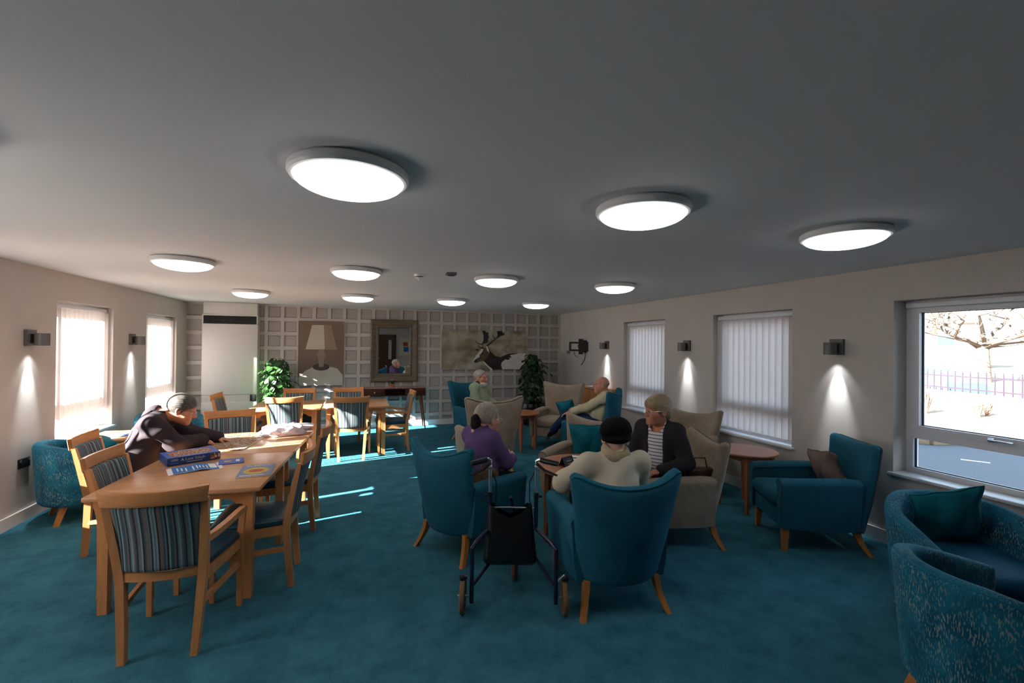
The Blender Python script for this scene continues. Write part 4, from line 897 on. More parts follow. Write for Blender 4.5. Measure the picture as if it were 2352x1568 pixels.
# ---------------------------------------------------------------- outside the big window
GZ = -.15
M['asphalt'] = mat('asphalt', lin(84, 86, 92), .9, var=.1, vs=30, bs=120, bst=.3); M['kerb'] = mat('pale_kerb', lin(150, 126, 100), .8, var=.08, vs=10)
M['grit'] = mat('pale_gravel', lin(140, 122, 100), .9, var=.12, vs=40); M['brick'] = mat('garden_brick', lin(124, 102, 82), .85, var=.15, vs=18); M['coping'] = mat('stone_coping', lin(96, 88, 84), .85)
M['rail'] = mat('iron_railing', lin(48, 38, 48), .5); M['bark'] = mat('tree_bark', lin(82, 70, 62), .9, var=.25, vs=12); M['house'] = mat('far_render', lin(160, 154, 146), .9, var=.05)
M['carblue'] = mat('pale_blue_car_paint', lin(64, 88, 94), .3, var=.03, spec=.4); M['carred'] = mat('pink_car_paint', lin(102, 80, 88), .3, var=.03, spec=.4); M['carglass'] = mat('car_glass', lin(50, 74, 84), .1, var=.05, spec=.5)
M['drygrass'] = mat('dry_grass', lin(120, 114, 80), .8, var=.3, vs=20); M['redgrass'] = mat('red_grass', lin(120, 84, 72), .8, var=.3, vs=20); M['tile'] = mat('roof_tile', lin(150, 130, 124), .9)
struct(MB().box(XR+TH, 18.6, -40, 60, GZ-.6, GZ).build('asphalt_ground', 'asphalt', smooth=False)); struct(MB().box(18.6, 90, -60, 90, GZ-.7, GZ-.3).build('road', 'grit', smooth=False)); struct(MB().box(-60, XL-TH, -40, 60, GZ-.2, GZ).build('outer_ground', 'grit', smooth=False))
t = thing('planting_bed', 'raised gravel bed edged with pale kerb stones outside the window', 'bed', (10.4, 5.7, GZ))
kp = [(0, 0), (.9, -.18), (3.4, -1.35), (5.9, -2.6), (6.5, .2), (8.0, 6.8), (-1.0, 6.8), (-.55, 1.0)]
for i in range(len(kp)):
    a = Vector((*kp[i], 0)); c = Vector((*kp[(i+1) % len(kp)], 0)); d = c-a; n_ = max(1, int(d.length/.9))
    for k in range(n_):
        p = a+d*((k+.5)/n_); l = d.length/n_*.49; MB().rbox(-l, l, -.07, .07, 0, .14, .01).build('kerb_stone', 'kerb', t, loc=p, rz=math.atan2(d.y, d.x))
MB().prism(kp, .11, 'XY', 0).build('gravel', 'grit', t, False)
tag(MB().box(-.17, .17, -.03, .03, 0, .004).build('road_mark', 'paper', None, loc=(9.6, 4.64, GZ+.001), rz=-1.0), 'white painted dash on the asphalt', 'road mark')
rr = random.Random(4)
def grass(label, loc, m, h, n):
    t = thing('ornamental_grass', label, 'plant', loc); b = MB()
    for k in range(n):
        a = rr.random()*6.28; l = h*rr.uniform(.6, 1); sp = rr.uniform(.15, .6); w = .012; d = Vector((math.cos(a), math.sin(a), 0)); q = Vector((-d.y, d.x, 0))*w
        p0, p1, p2 = d*.03, d*sp*l*.5+Vector((0, 0, l*.7)), d*sp*l*1.2+Vector((0, 0, l*(.95-sp*.5)))
        b.add([p0-q, p0+q, p1+q, p2, p1-q], [(0, 1, 2, 4), (4, 2, 3)])
    b.build('blades', m, t, False); MB().lathe([(.05, 0), (.045, .04), (0, .06)], 8).build('crown', m, t)
grass('reddish spiky grass in the gravel bed', (14.3, 7.95, GZ+.111), 'redgrass', .8, 60); grass('dry yellow grass clump in the gravel bed', (14.9, 7.15, GZ+.111), 'drygrass', .5, 60); grass('small pinkish grass clump beside the yellow clump', (15.5, 7.25, GZ+.111), 'redgrass', .45, 40)
# low brick wall with railings
WA = R_(74)
t = thing('garden_wall', 'low pale brick garden wall with stone coping', 'wall', (17.75, 8.6, GZ), WA)
bk = MB().box(-.215, .215, -.1, .1, 0, .136).mesh('brick', M['brick'], False)
for k in range(32):
    for c in range(3): mo('brick', bk, t, (-7.2+.45*k+(.22 if c % 2 else 0), 0, c*.146))
MB().box(-7.5, 7.5, -.085, .085, 0, .435).build('mortar_core', 'grit', t, False); MB().box(-7.5, 7.5, -.13, .13, .438, .50).build('coping', 'coping', t, False)
t = thing('iron_railing', 'thin iron railing standing on the garden wall', 'railing', (17.75, 8.6, GZ+.50), WA)
MB().box(-7.5, 7.5, -.012, .012, .08, .12).build('rail', 'rail', t, False); MB().box(-7.5, 7.5, -.012, .012, .46, .50).build('rail', 'rail', t, False)
bm_ = MB().box(-.011, .011, -.011, .011, 0, .60).lathe([(0, .60), (.024, .63), (0, .68)], 6).mesh('bar', M['rail'], False)
for k in range(66): mo('bar', bm_, t, (-7.4+.228*k, 0, 0))
# cars
def car(label, loc, rz, m):
    t = thing('parked_car', label, 'car', loc, rz); prof = [(-2.1, .32), (-2.12, .62), (-1.9, .80), (-1.25, .90), (-.55, 1.38), (.75, 1.42), (1.45, 1.0), (2.0, .92), (2.1, .6), (2.05, .30)]
    secs = []
    for y, k, dz in ((-.84, .93, -.08), (-.80, .98, 0), (0, 1, .03), (.80, .98, 0), (.84, .93, -.08)):
        secs.append([(x*k, y*(.82 if z > 1.2 else 1), z+(dz if z > .9 else 0)) for x, z in prof])
    MB().loft(secs).build('body', m, t, True, 40)
    for s in (-1, 1):
        MB().add([(-1.08, s*.83, .93), (1.28, s*.83, 1.0), (.68, s*.715, 1.31), (-.5, s*.715, 1.29), (-1.08, s*.84, .93), (1.28, s*.84, 1.0), (.68, s*.725, 1.31), (-.5, s*.725, 1.29)], [(0, 1, 2, 3), (4, 7, 6, 5), (0, 4, 5, 1), (1, 5, 6, 2), (2, 6, 7, 3), (3, 7, 4, 0)]).build('side_window', 'carglass', t, False)
        for x in (-1.3, 1.3): MB().lathe([(0, -.1), (.2, -.1), (.31, -.09), (.32, 0), (.31, .09), (.2, .1), (0, .1)], 24, (x, s*.76, .32), Matrix.Rotation(math.pi/2, 3, 'X')).build('wheel', 'rubber', t)
    MB().add([(-1.27, -.66, .93), (-1.27, .66, .93), (-.58, .58, 1.375), (-.58, -.58, 1.375), (-1.29, -.66, .95), (-1.29, .66, .95), (-.6, .58, 1.395), (-.6, -.58, 1.395)], [(0, 1, 2, 3), (4, 7, 6, 5), (0, 4, 5, 1), (1, 5, 6, 2), (2, 6, 7, 3), (3, 7, 4, 0)]).build('windscreen', 'carglass', t, False)
    for s in (-1, 1): MB().rbox(-.95, -.8, s*.98-.07, s*.98+.07, .9, 1.02, .02).build('door_mirror', m, t)
car('pale blue car parked behind the railing', (21.0, 12.0, GZ-.3), WA+math.pi, 'carblue'); car('pinkish white car parked behind the railing', (20.2, 6.9, GZ-.3), WA+math.pi, 'carred')
# bare pollarded trees
def tree(label, loc, h, seed):
    t = thing('bare_tree', label, 'tree', loc); rr = random.Random(seed)
    MB().tube([(0, 0, 0), (.02, 0, h*.4), (-.03, .02, h*.8), (0, 0, h*1.15)], [.42, .34, .32, .22], 14).build('trunk', 'bark', t); br = MB()
    def grow(p, d, l, r, n):
        pts = [p]; q = p
        for i in range(4): d = (d+Vector((rr.uniform(-.25, .25), rr.uniform(-.25, .25), rr.uniform(-.10, .16)))).normalized(); q = q+d*l/4; pts.append(q)
        br.tube(pts, [max(.014, r*(1-.14*i)) for i in range(5)], 5 if n > 1 else 3)
        if n > 0:
            for k in range(3 if n > 2 else 4):
                i = rr.choice((2, 3, 4)); a = Vector((rr.uniform(-1, 1), rr.uniform(-1, 1), rr.uniform(-.2, .5))).normalized(); grow(pts[i], (d*.55+a*.75).normalized(), l*rr.uniform(.5, .75), r*.52, n-1)
    for k in range(9):
        a = k*6.283/9+rr.uniform(-.3, .3); grow(Vector((0, 0, h*rr.uniform(.8, 1.15))), Vector((math.cos(a), math.sin(a), rr.uniform(.12, .6))).normalized(), h*rr.uniform(1.3, 1.9), .17, 3)
    br.build('branches', 'bark', t)
tree('bare pollarded tree standing behind the blue car', (38.9, 18.4, GZ-.3), 2.5, 21); tree('bare pollarded tree standing behind the pink car', (44.5, 9.0, GZ-.3), 2.5, 8)
t = thing('far_house', 'pale house across the road', 'house', (62, 40, GZ-.3), R_(-62)); MB().box(-9, 9, -4, 4, 0, 5).build('walls', 'house', t, False); MB().add([(-9.4, -4.5, 5), (9.4, -4.5, 5), (9.4, 4.5, 5), (-9.4, 4.5, 5), (-9.4, 0, 7.4), (9.4, 0, 7.4)], [(0, 1, 5, 4), (2, 3, 4, 5), (0, 4, 3), (1, 2, 5), (0, 3, 2, 1)]).build('roof', 'tile', t, False)
for k in range(4): MB().box(-.7, .7, -.05, .05, 0, 1.2).build('window', 'carglass', t, False, loc=(-6.6+4.4*k, -4.02, 2.6))
# ---------------------------------------------------------------- people: smooth blended volumes turned into one skin each
def rcone(P, a, b, ra, rb):
    a = np.asarray(a, float); b = np.asarray(b, float); ba = b-a; h = np.clip(((P-a)@ba)/max(1e-9, ba@ba), 0, 1)
    return np.linalg.norm(P-a-h[:, None]*ba, axis=1)-(ra+(rb-ra)*h)
def ell(P, c, r, R=None):
    q = P-np.asarray(c, float)
    if R is not None: q = q@R
    r = np.asarray(r, float); k0 = np.linalg.norm(q/r, axis=1); k1 = np.linalg.norm(q/r**2, axis=1)
    return k0*(k0-1)/np.maximum(k1, 1e-6)
def smin(a, b, k):
    h = np.clip(.5+.5*(b-a)/k, 0, 1); return b+(a-b)*h-k*h*(1-h)
def smax(a, b, k): return -smin(-a, -b, k)
def nets(fn, lo, hi, h):
    lo = np.asarray(lo, float); n = np.ceil((np.asarray(hi, float)-lo)/(4*h)).astype(int)+1; s = 4*h
    g = np.stack(np.meshgrid(*[lo[i]+s*np.arange(n[i]+1) for i in range(3)], indexing='ij'), -1)
    C = fn(g.reshape(-1, 3)).reshape(n+1); act = np.zeros(n, bool); near = np.abs(C) < s*2.0
    for dx in (0, 1):
        for dy in (0, 1):
            for dz in (0, 1): act |= near[dx:dx+n[0], dy:dy+n[1], dz:dz+n[2]]
    D = np.repeat(np.repeat(np.repeat(C[:-1, :-1, :-1], 4, 0), 4, 1), 4, 2)
    ci = np.argwhere(act); o = np.stack(np.meshgrid(*[np.arange(4)]*3, indexing='ij'), -1).reshape(-1, 3)
    fi = (ci[:, None, :]*4+o[None]).reshape(-1, 3); D[fi[:, 0], fi[:, 1], fi[:, 2]] = fn(lo+fi*h)
    sg = D < 0; m = sg[:-1, :-1, :-1].copy(); al = m.copy()
    for dx, dy, dz in ((0, 0, 1), (0, 1, 0), (0, 1, 1), (1, 0, 0), (1, 0, 1), (1, 1, 0), (1, 1, 1)):
        q = sg[dx:dx+m.shape[0], dy:dy+m.shape[1], dz:dz+m.shape[2]]; m |= q; al &= q
    cells = np.argwhere(m & ~al); idx = -np.ones(m.shape, int); idx[tuple(cells.T)] = np.arange(len(cells))
    acc = np.zeros((len(cells), 3)); cnt = np.zeros(len(cells))
    for ax in range(3):
        for p in (0, 1):
            for q in (0, 1):
                a = np.zeros(3, int); a[(ax+1) % 3] = p; a[(ax+2) % 3] = q; b = a.copy(); b[ax] = 1
                A = cells+a; B = cells+b; da = D[tuple(A.T)]; db = D[tuple(B.T)]; c = (da < 0) != (db < 0)
                t = np.where(c, da/np.where(c, da-db, 1), 0); acc += np.where(c[:, None], A+(B-A)*t[:, None], 0); cnt += c
    V_ = lo+acc/np.maximum(cnt, 1)[:, None]*h; F = []
    for ax in range(3):
        u, w = (ax+1) % 3, (ax+2) % 3; sl = [slice(None)]*3; s0 = list(sl); s1 = list(sl); s0[ax] = slice(0, -1); s1[ax] = slice(1, None)
        e = np.argwhere(sg[tuple(s0)] != sg[tuple(s1)]); e = e[(e[:, u] > 0) & (e[:, w] > 0)]
        e = e[(e[:, u] < m.shape[u]) & (e[:, w] < m.shape[w]) & (e[:, ax] < m.shape[ax])]
        def at(du, dw):
            x = e.copy(); x[:, u] -= du; x[:, w] -= dw; return idx[tuple(x.T)]
        q = np.stack([at(1, 1), at(0, 1), at(0, 0), at(1, 0)], 1); fl = ~sg[tuple(e.T)]; q[fl] = q[fl][:, ::-1]; F.append(q)
    F = np.concatenate(F); F = F[(F >= 0).all(1)]; return V_, F
def skin_obj(name, parts, m, parent, origin):
    vs = []; fs = []; o = 0
    for V_, F in parts: vs.append(V_); fs.append(F+o); o += len(V_)
    vs = np.concatenate(vs)-np.asarray(origin); fs = np.concatenate(fs)
    me = bpy.data.meshes.new(name); me.vertices.add(len(vs)); me.vertices.foreach_set('co', vs.astype(np.float32).ravel())
    me.loops.add(fs.size); me.loops.foreach_set('vertex_index', fs.astype(np.int32).ravel()); me.polygons.add(len(fs))
    me.polygons.foreach_set('loop_start', np.arange(0, fs.size, 4, dtype=np.int32)); me.update(calc_edges=True); me.validate(); me.shade_smooth(); me.materials.append(m)
    return mo(name, me, parent)
def rotm(yaw=0, pitch=0, roll=0):   # yaw left(+), pitch: face down(+), roll
    a = Matrix.Rotation(yaw, 3, 'Z') @ Matrix.Rotation(-pitch, 3, 'X') @ Matrix.Rotation(roll, 3, 'Y'); return np.array(a)
def head_sdf(hc, R, k, neck, o):
    L = lambda *p: hc+R@(np.array(p)*k)
    def f(P):
        d = ell(P, L(0, -.018, .032), np.array((.074, .094, .086))*k, R)
        d = smin(d, ell(P, L(0, .028, -.045), np.array((.058*o.get('jaw', 1), .066, .074))*k, R), .035*k)
        d = smin(d, rcone(P, L(-.014, .072, -.100), L(.014, .072, -.100), .020*k, .020*k), .03*k)
        for s in (-1, 1):
            d = smin(d, ell(P, L(s*.040, .055, -.028), np.array((.022, .024, .02))*k, R), .03*k)
            d = smin(d, rcone(P, L(s*.012, .084, .020), L(s*.042, .070, .020), .011*k, .010*k), .018*k)
            d = smax(d, -ell(P, L(s*.031, .098, -.002), np.array((.017, .016, .011))*k, R), .012*k)
            d = smin(d, ell(P, L(s*.031, .074, -.003), np.array((.0125, .0125, .0125))*k, R), .002*k)
            d = smin(d, ell(P, L(s*.031, .0815, .0035), np.array((.014, .006, .004))*k, R), .005*k)
            d = smin(d, rcone(P, L(s*.010, .098, -.038), L(s*.012, .102, -.040), .0085*k, .0085*k), .008*k)
            e = ell(P, L(s*.078, -.012, -.008), np.array((.011, .021, .034))*k, R); e = smax(e, -ell(P, L(s*.088, -.006, -.006), np.array((.009, .012, .022))*k, R), .004*k)
            d = smin(d, e, .006*k)
        d = smin(d, rcone(P, L(0, .084, .008), L(0, .112, -.030), .0085*k, .0135*k), .012*k)
        d = smin(d, rcone(P, L(-.019, .085, -.064), L(.019, .085, -.064), .0075*k, .0075*k), .010*k)
        d = smax(d, -rcone(P, L(-.022, .097, -.0705), L(.022, .097, -.0705), .0035*k, .0035*k), .004*k)
        d = smin(d, rcone(P, L(-.016, .083, -.078), L(.016, .083, -.078), .0085*k, .0085*k), .008*k)
        d = smin(d, rcone(P, L(0, -.022, -.05), neck, .056*k, .062*k), .03*k)
        return d
    return f
def hand_sdf(w, fdir, nrm, thumb, curl, k=1, spread=.0):
    y = np.asarray(fdir, float); y = y/np.linalg.norm(y); z = np.asarray(nrm, float); z = z-y*(z@y); z = z/np.linalg.norm(z); x = np.cross(y, z)*thumb
    R = np.stack([x, y, z], 1); w = np.asarray(w, float); L = lambda a, b, c: w+R@(np.array((a, b, c))*k)
    fs = []
    for i, (fx, ln) in enumerate(((.030, .068), (.010, .076), (-.010, .070), (-.029, .055))):
        p = np.array((fx, .088-.004*abs(i-1), 0.)); a = curl*.55; dx = spread*(1.5-i); seg = []
        for j, q in enumerate((.45, .31, .24)):
            n_ = p+np.array((dx, math.cos(a), -math.sin(a)))*ln*q; seg.append((p, n_)); p = n_; a += curl
        fs.append(seg)
    th = [np.array((.030, .025, -.006)), np.array((.055, .050, -.016)), np.array((.062, .080, -.026)), np.array((.058, .104, -.034))]
    def f(P):
        d = ell(P, L(0, .048, 0), np.array((.043, .056, .017))*k, R)
        d = smin(d, rcone(P, L(0, -.06, 0), L(0, .015, 0), .026*k, .024*k), .03*k)
        for seg in fs:
            for j, (a, b) in enumerate(seg): d = smin(d, rcone(P, L(*a), L(*b), (.0095, .0085, .0078)[j]*k, (.0088, .008, .0066)[j]*k), .006*k)
        for j in range(3): d = smin(d, rcone(P, L(*th[j]), L(*th[j+1]), (.015, .011, .0095)[j]*k, (.0115, .0098, .008)[j]*k), .008*k)
        return d
    return f, (w-.16*k, w+.22*k)
def ik(a, c, l1, l2, pole):
    a, c = np.asarray(a, float), np.asarray(c, float); d = c-a; L = np.linalg.norm(d)
    if L > (l1+l2)*.995: l1, l2 = l1*L/((l1+l2)*.995), l2*L/((l1+l2)*.995)
    u = d/L; x = (l1*l1-l2*l2+L*L)/(2*L); h = math.sqrt(max(1e-6, l1*l1-x*x)); p = np.asarray(pole, float); p = p-u*(p@u); p = p/np.linalg.norm(p); return a+u*x+p*h
def folds(P, amp, seed=0):
    r = np.random.RandomState(seed); d = 0
    for k in range(5):
        v = r.normal(size=3); v = v/np.linalg.norm(v)*r.uniform(22, 60); d = d+np.sin(P@v+r.uniform(0, 6)+1.2*np.sin(P@(v[[1, 2, 0]]*.4)))
    return d*amp/3
def person(label, base, f, sp):
    """base: hip point over the floor, f: facing. sp gives joints in the sitter's own frame (x right, y forward, z up)."""
    k0 = sp.get('k', 1); k = k0; f = np.array((f[0], f[1], 0)); f = f/np.linalg.norm(f); r = np.array((f[1], -f[0], 0)); B = np.array((base[0], base[1], 0.))
    Wd = lambda p: B+r*p[0]+f*p[1]+np.array((0, 0, p[2])); Rb = np.stack([r, f, np.array((0, 0, 1.))], 1)
    t = thing('person', label, 'person', tuple(B))
    org = B; J = {a: Wd(p) for a, p in sp['j'].items()}; J['hl'], J['hr'] = J['pel']-r*.09, J['pel']+r*.09
    sw = sp.get('sw', .175)*k; spine = J['chest']-J['pel']; spine = spine/np.linalg.norm(spine); ch_f = f-spine*(f@spine); ch_f = ch_f/np.linalg.norm(ch_f)
    shr = sp.get('shyaw', 0); rr_ = r*math.cos(shr)+ch_f*math.sin(shr); ff_ = np.cross(spine, rr_); Rt = np.stack([rr_, ff_, spine], 1)
    up_ = J['chest']+spine*.10*k0; J['sl'], J['sr'] = up_-rr_*sw, up_+rr_*sw
    hy, hp, hr_ = sp['head']; Rh = Rb@rotm(hy, hp, hr_); hc = J['hc']; hk = sp.get('hk', k); nb = up_+spine*.045*k-ff_*.02*k
    bw, bd = sp.get('belly', (.155, .115)); ops = []
    ARM = {}
    for s, q in (('l', 'handl'), ('r', 'handr')):
        ARM[s] = ik(J['s'+s], J[q], .27*k, .25*k, Wd(sp.get('pole'+s, (-.6 if s == 'l' else .6, -.5, -.8)))-B)
    def torso(P, g):
        d = ell(P, J['pel']+spine*.02, (.160+g, .120+g, .12+g), Rt)
        d = smin(d, ell(P, lerp(J['pel'], J['chest'], .45)+ff_*.02, (bw+g, bd+g, .16+g), Rt), .06)
        d = smin(d, ell(P, J['chest'], (.142*k0+g, .105*k0+g, .155*k0+g), Rt), .06)
        d = smin(d, rcone(P, J['sl']+rr_*.02, J['sr']-rr_*.02, .048*k0+g, .048*k0+g), .05)
        d = smin(d, rcone(P, up_-rr_*.06*k0, nb, .052*k0+g, .046*k0+g), .04); d = smin(d, rcone(P, up_+rr_*.06*k0, nb, .052*k0+g, .046*k0+g), .04)
        return d
    def arms(P, g, end=1.):
        d = None
        for s, q in (('l', 'handl'), ('r', 'handr')):
            e = ARM[s]; w = lerp(e, J[q], end); a = smin(rcone(P, J['s'+s], e, .050*k0+g, .040*k0+g), rcone(P, e, w, .040*k0+g, (.027*k0+.010*(1-end))+g), .02); d = a if d is None else np.minimum(d, a)
        return d
    def legs_(P, g, end=1.):
        d = None
        for s in 'lr':
            a = smin(rcone(P, J['h'+s], J['k'+s], .088+g, .062+g), rcone(P, J['k'+s], lerp(J['k'+s], J['a'+s], end), .060+g, .040+g+.01*(1-end)), .03); d = a if d is None else smin(d, a, .03)
        return d
    allp = np.array(list(J.values())+list(ARM.values())); lo, hi = allp.min(0)-.24, allp.max(0)+.24; lo[2] = max(lo[2], .0)
    body = [nets(lambda P: smin(smin(torso(P, -.012), arms(P, -.006), .04), legs_(P, -.008), .05), lo, hi, .012)]
    body.append(nets(head_sdf(hc, Rh, hk, nb, sp), hc-.26*hk, hc+.2*hk, .0038))
    for s, q in (('l', 'handl'), ('r', 'handr')):
        hd = sp['hd'+s]; fd = J[q]-ARM[s]; fd = fd/np.linalg.norm(fd)*(1-hd.get('mix', 0))+Wd(hd.get('dir', (0, 1, 0)))*hd.get('mix', 0)-B*hd.get('mix', 0)
        fn, bb = hand_sdf(J[q], fd, Wd(hd.get('n', (0, 0, 1)))-B, (1 if s == 'l' else -1), hd.get('curl', .5), .95*k); body.append(nets(fn, bb[0], bb[1], .0036))
    skin_obj('body', body, sp['skin'], t, org)
    k = hk; Lh = lambda *p: hc+Rh@(np.array(p)*k)
    for s in (-1, 1):
        c = Lh(s*.031, .0765, -.003)-org; me = MB().lathe([(.0125*k*math.sin(a), -.0125*k*math.cos(a)) for a in np.linspace(0, math.pi, 9)], 12, c); o = me.build('eye', M['eyewhite'], t)
        c2 = Lh(s*.031, .0868, -.003)-org; MB().lathe([(.0055*k*math.sin(a), -.0045*k*math.cos(a)) for a in np.linspace(0, math.pi, 7)], 10, c2).build('iris', M['eyedark'], o)
    up = sp.get('top')
    if up:
        g = up.get('g', .012); am = up.get('fold', .004)
        def top(P):
            d = smin(torso(P, g), arms(P, g+.004, up.get('sleeve', .93)), .045)
            hem = (P-J['pel'])@spine+up.get('hem', .10); d = smax(d, -hem, .02)
            d = smax(d, -rcone(P, nb+spine*.01+ff_*.035, nb+spine*.14+ff_*.10, up.get('neck', .062)*k, .075*k), .012)
            return d+folds(P, am, up.get('seed', 1))
        parts = [nets(top, lo, hi, .0085)]; o = skin_obj('top', parts, up['m'], t, org); o.name = up.get('name', 'sweater')
        if 'open' in up:      # open-fronted cardigan over a tee
            pass
    if 'inner' in sp:
        i_ = sp['inner']
        def inn(P): return smax(torso(P, .010), -rcone(P, nb+ff_*.05-spine*.02, nb+spine*.12+ff_*.10, .055*k, .06*k), .01)
        skin_obj(i_['name'], [nets(inn, lo, hi, .009)], i_['m'], t, org)
    if 'outer' in sp:
        u_ = sp['outer']
        def out(P):
            d = smin(torso(P, u_['g']), arms(P, u_['g']+.004, .92), .045); q = P-(J['chest']+ff_*.10); lat = np.abs(q@rr_+u_.get('shift', 0)); dep = q@ff_
            v = (P-J['chest'])@spine; wdt = u_.get('w', .065)+.0*v; cut = np.maximum(lat-wdt, -(dep+.10)); d = smax(d, -cut, .015)
            d = smax(d, -((P-J['pel'])@spine+.14), .02); return d+folds(P, u_.get('fold', .003), 5)
        skin_obj(u_['name'], [nets(out, lo, hi, .0085)], u_['m'], t, org)
    if 'collar' in sp:
        c_ = sp['collar']
        def col(P):
            R0, r0 = c_.get('R', .064)*k0, c_.get('r', .021)*k0; c = nb+spine*c_.get('up', .022)*k0+ff_*.012; q = P-c; ax_ = spine-ff_*.35; ax_ = ax_/np.linalg.norm(ax_); h_ = q@ax_; rad = np.linalg.norm(q-h_[:, None]*ax_, axis=1)
            d = np.sqrt((rad-R0)**2+(h_*.62)**2)-r0
            return d+folds(P, c_.get('fold', .003), 9)
        skin_obj(c_['name'], [nets(col, nb-.16, nb+.18, .006)], c_['m'], t, org)
    tr = sp['trousers']
    def pants(P):
        d = legs_(P, .014, .96); d = smin(d, ell(P, J['pel'], (.175, .135, .11), Rt), .05); d = smax(d, ((P-J['pel'])@spine-.06), .02); return d+folds(P, .004, 3)
    skin_obj('trousers', [nets(pants, lo, hi, .010)], tr, t, org)
    for s in 'lr':
        a = J['a'+s]; fd = sp.get('foot'+s, (0, 1, -.0)); fd = Wd(fd)-B; fd = fd/np.linalg.norm(fd); shin = J['k'+s]-a; shin = shin/np.linalg.norm(shin); sd = np.cross(fd, shin); sd = sd/np.linalg.norm(sd); upf = np.cross(sd, fd); Rf = np.stack([sd, fd, upf], 1)
        lowz = .01 if a[2] < .2 else -9
        def shoe(P):
            d = ell(P, a+fd*.055-upf*.045, (.045, .135, .042), Rf); d = smin(d, rcone(P, a, a-upf*.035, .045, .05), .04); d = smax(d, -((P-a)@upf+.078), .008); return np.maximum(d, .012-P[:, 2]) if lowz > 0 else d
        skin_obj('shoe', [nets(shoe, a-.24, a+.24, .008)], sp.get('shoe', M['shoe']), t, org)
    hairs = sp.get('hair')
    if hairs:
        def hair(P):
            q = (P-hc)@Rh/k; x, y, z = q[:, 0], q[:, 1], q[:, 2]; kind = hairs['kind']; Q = q*1.0
            d = ell(Q, (0, -.020, .036), np.array((.074, .095, .086))+hairs.get('t', .010))
            st = hairs.get('st', .0008)*(np.sin(np.arctan2(x, z+.02)*hairs.get('f', 46)+7*y/.1)+.7*np.sin(np.arctan2(x, z+.02)*23-5*y/.1+1))
            if kind == 'back':          # swept straight back, bare forehead
                d = smax(d, (y-(.055+.30*(z-.045))), .012); d = smax(d, -(z+.062+.35*np.maximum(0, y+.04)), .012); d = smax(d, -(np.maximum(np.abs(x)-.05, -(z-.035)+0*y)*-1 if False else z+.3), .001)
                d = smax(d, -ell(Q, (0, .075, -.055), (.12, .085, .085)), .012)
            elif kind == 'short':
                d = smax(d, -ell(Q, (0, .085, -.045), (.12, .088, .088)), .012); d = smax(d, -(z+.07), .012)
            elif kind == 'fringe':
                d = smin(d, ell(Q, (0, .055, .058), (.066, .045, .045)), .03); d = smin(d, ell(Q, (0, -.075, -.02), (.07, .045, .07)), .03)
                d = smax(d, -ell(Q, (0, .095, -.055), (.105, .085, .075)), .010); d = smax(d, -(z+.085), .012)
                for s in (-1, 1): d = smax(d, -ell(Q, (s*.085, -.004, -.03), (.03, .03, .032)), .01)
            elif kind == 'bald':
                d = smax(d, (z-.035), .012); d = smax(d, (y+.005), .012); d = smax(d, -(z+.06), .012)
            return (d+st)*k
        h_ = skin_obj('hair', [nets(hair, hc-.17*k, hc+.19*k, .0042)], hairs['m'], t, org)
    if sp.get('bun'):
        c = Lh(0, -.125, -.022); bnf = lambda P: ell(P, c, np.array((.044, .038, .068))*k, Rh)+folds(P*2.2, .004, 2)
        skin_obj('hair_bun', [nets(bnf, c-.1, c+.1, .006)], sp['bun'], t, org)
    if sp.get('beard'):
        def bd(P):
            q = (P-hc)@Rh/k; d = ell(q, (0, .040, -.090), (.058, .056, .048)); d = smin(d, ell(q, (0, .066, -.122), (.034, .034, .036)), .03); d = smax(d, -ell(q, (0, .125, -.066), (.02, .04, .010)), .008); d = smax(d, (q[:, 2]+.055-.25*np.maximum(0, .05-q[:, 1])), .01); return (d+.0018*np.sin(q[:, 0]*260+q[:, 2]*90))*k
        skin_obj('beard', [nets(bd, hc-.2, hc+.2, .0042)], sp['beard'], t, org)
    if sp.get('hat'):
        def hat(P):
            q = (P-hc)@Rh/k; d = ell(q, (0, -.028, .050), (.104, .114, .084)); d = smax(d, -(q[:, 2]+.045), .012); d = smin(d, ell(q, (0, -.022, -.016), (.092, .110, .036)), .02); d = smax(d, -ell(q, (0, .02, -.07), (.082, .1, .075)), .01); return (d+folds(q, .0045, 4))*k
        skin_obj('hat', [nets(hat, hc-.2, hc+.22, .005)], sp['hat'], t, org)
    if sp.get('glasses'):
        g = thing('tmp', '', ''); COL.objects.unlink(g); bpy.data.objects.remove(g)
        fr_ = MB()
        for s in (-1, 1):
            fr_.tube([Lh(s*.033+.021*math.cos(a), .104-.004*abs(math.cos(a)), -.004+.016*math.sin(a))-org for a in np.linspace(0, 2*math.pi, 16, endpoint=False)], .0013, 5, True)
            fr_.tube([Lh(s*.054, .102, .002)-org, Lh(s*.076, .06, .004)-org, Lh(s*.082, -.005, .002)-org, Lh(s*.083, -.02, -.01)-org], .0013, 5)
        fr_.tube([Lh(-.012, .106, .0)-org, Lh(0, .110, .002)-org, Lh(.012, .106, 0)-org], .0013, 5); go = fr_.build('glasses', 'chrome', t)
        for s in (-1, 1):
            c = [Lh(s*.033+.0205*math.cos(a), .103, -.004+.0155*math.sin(a))-org for a in np.linspace(0, 2*math.pi, 16, endpoint=False)]; MB().add(c, [tuple(range(16))]).build('lens', 'glass', go, False)
    return t
M['eyewhite'] = mat('eye_white', lin(220, 214, 208), .2, var=.02); M['eyedark'] = mat('eye_iris', lin(50, 44, 40), .15, var=.05); M['shoe'] = mat('black_shoe_leather', lin(22, 20, 22), .4)
def skinm(name, c): return mat(name, lin(*c), .5, var=.10, vs=14, bs=160, bst=.05, spec=.3)
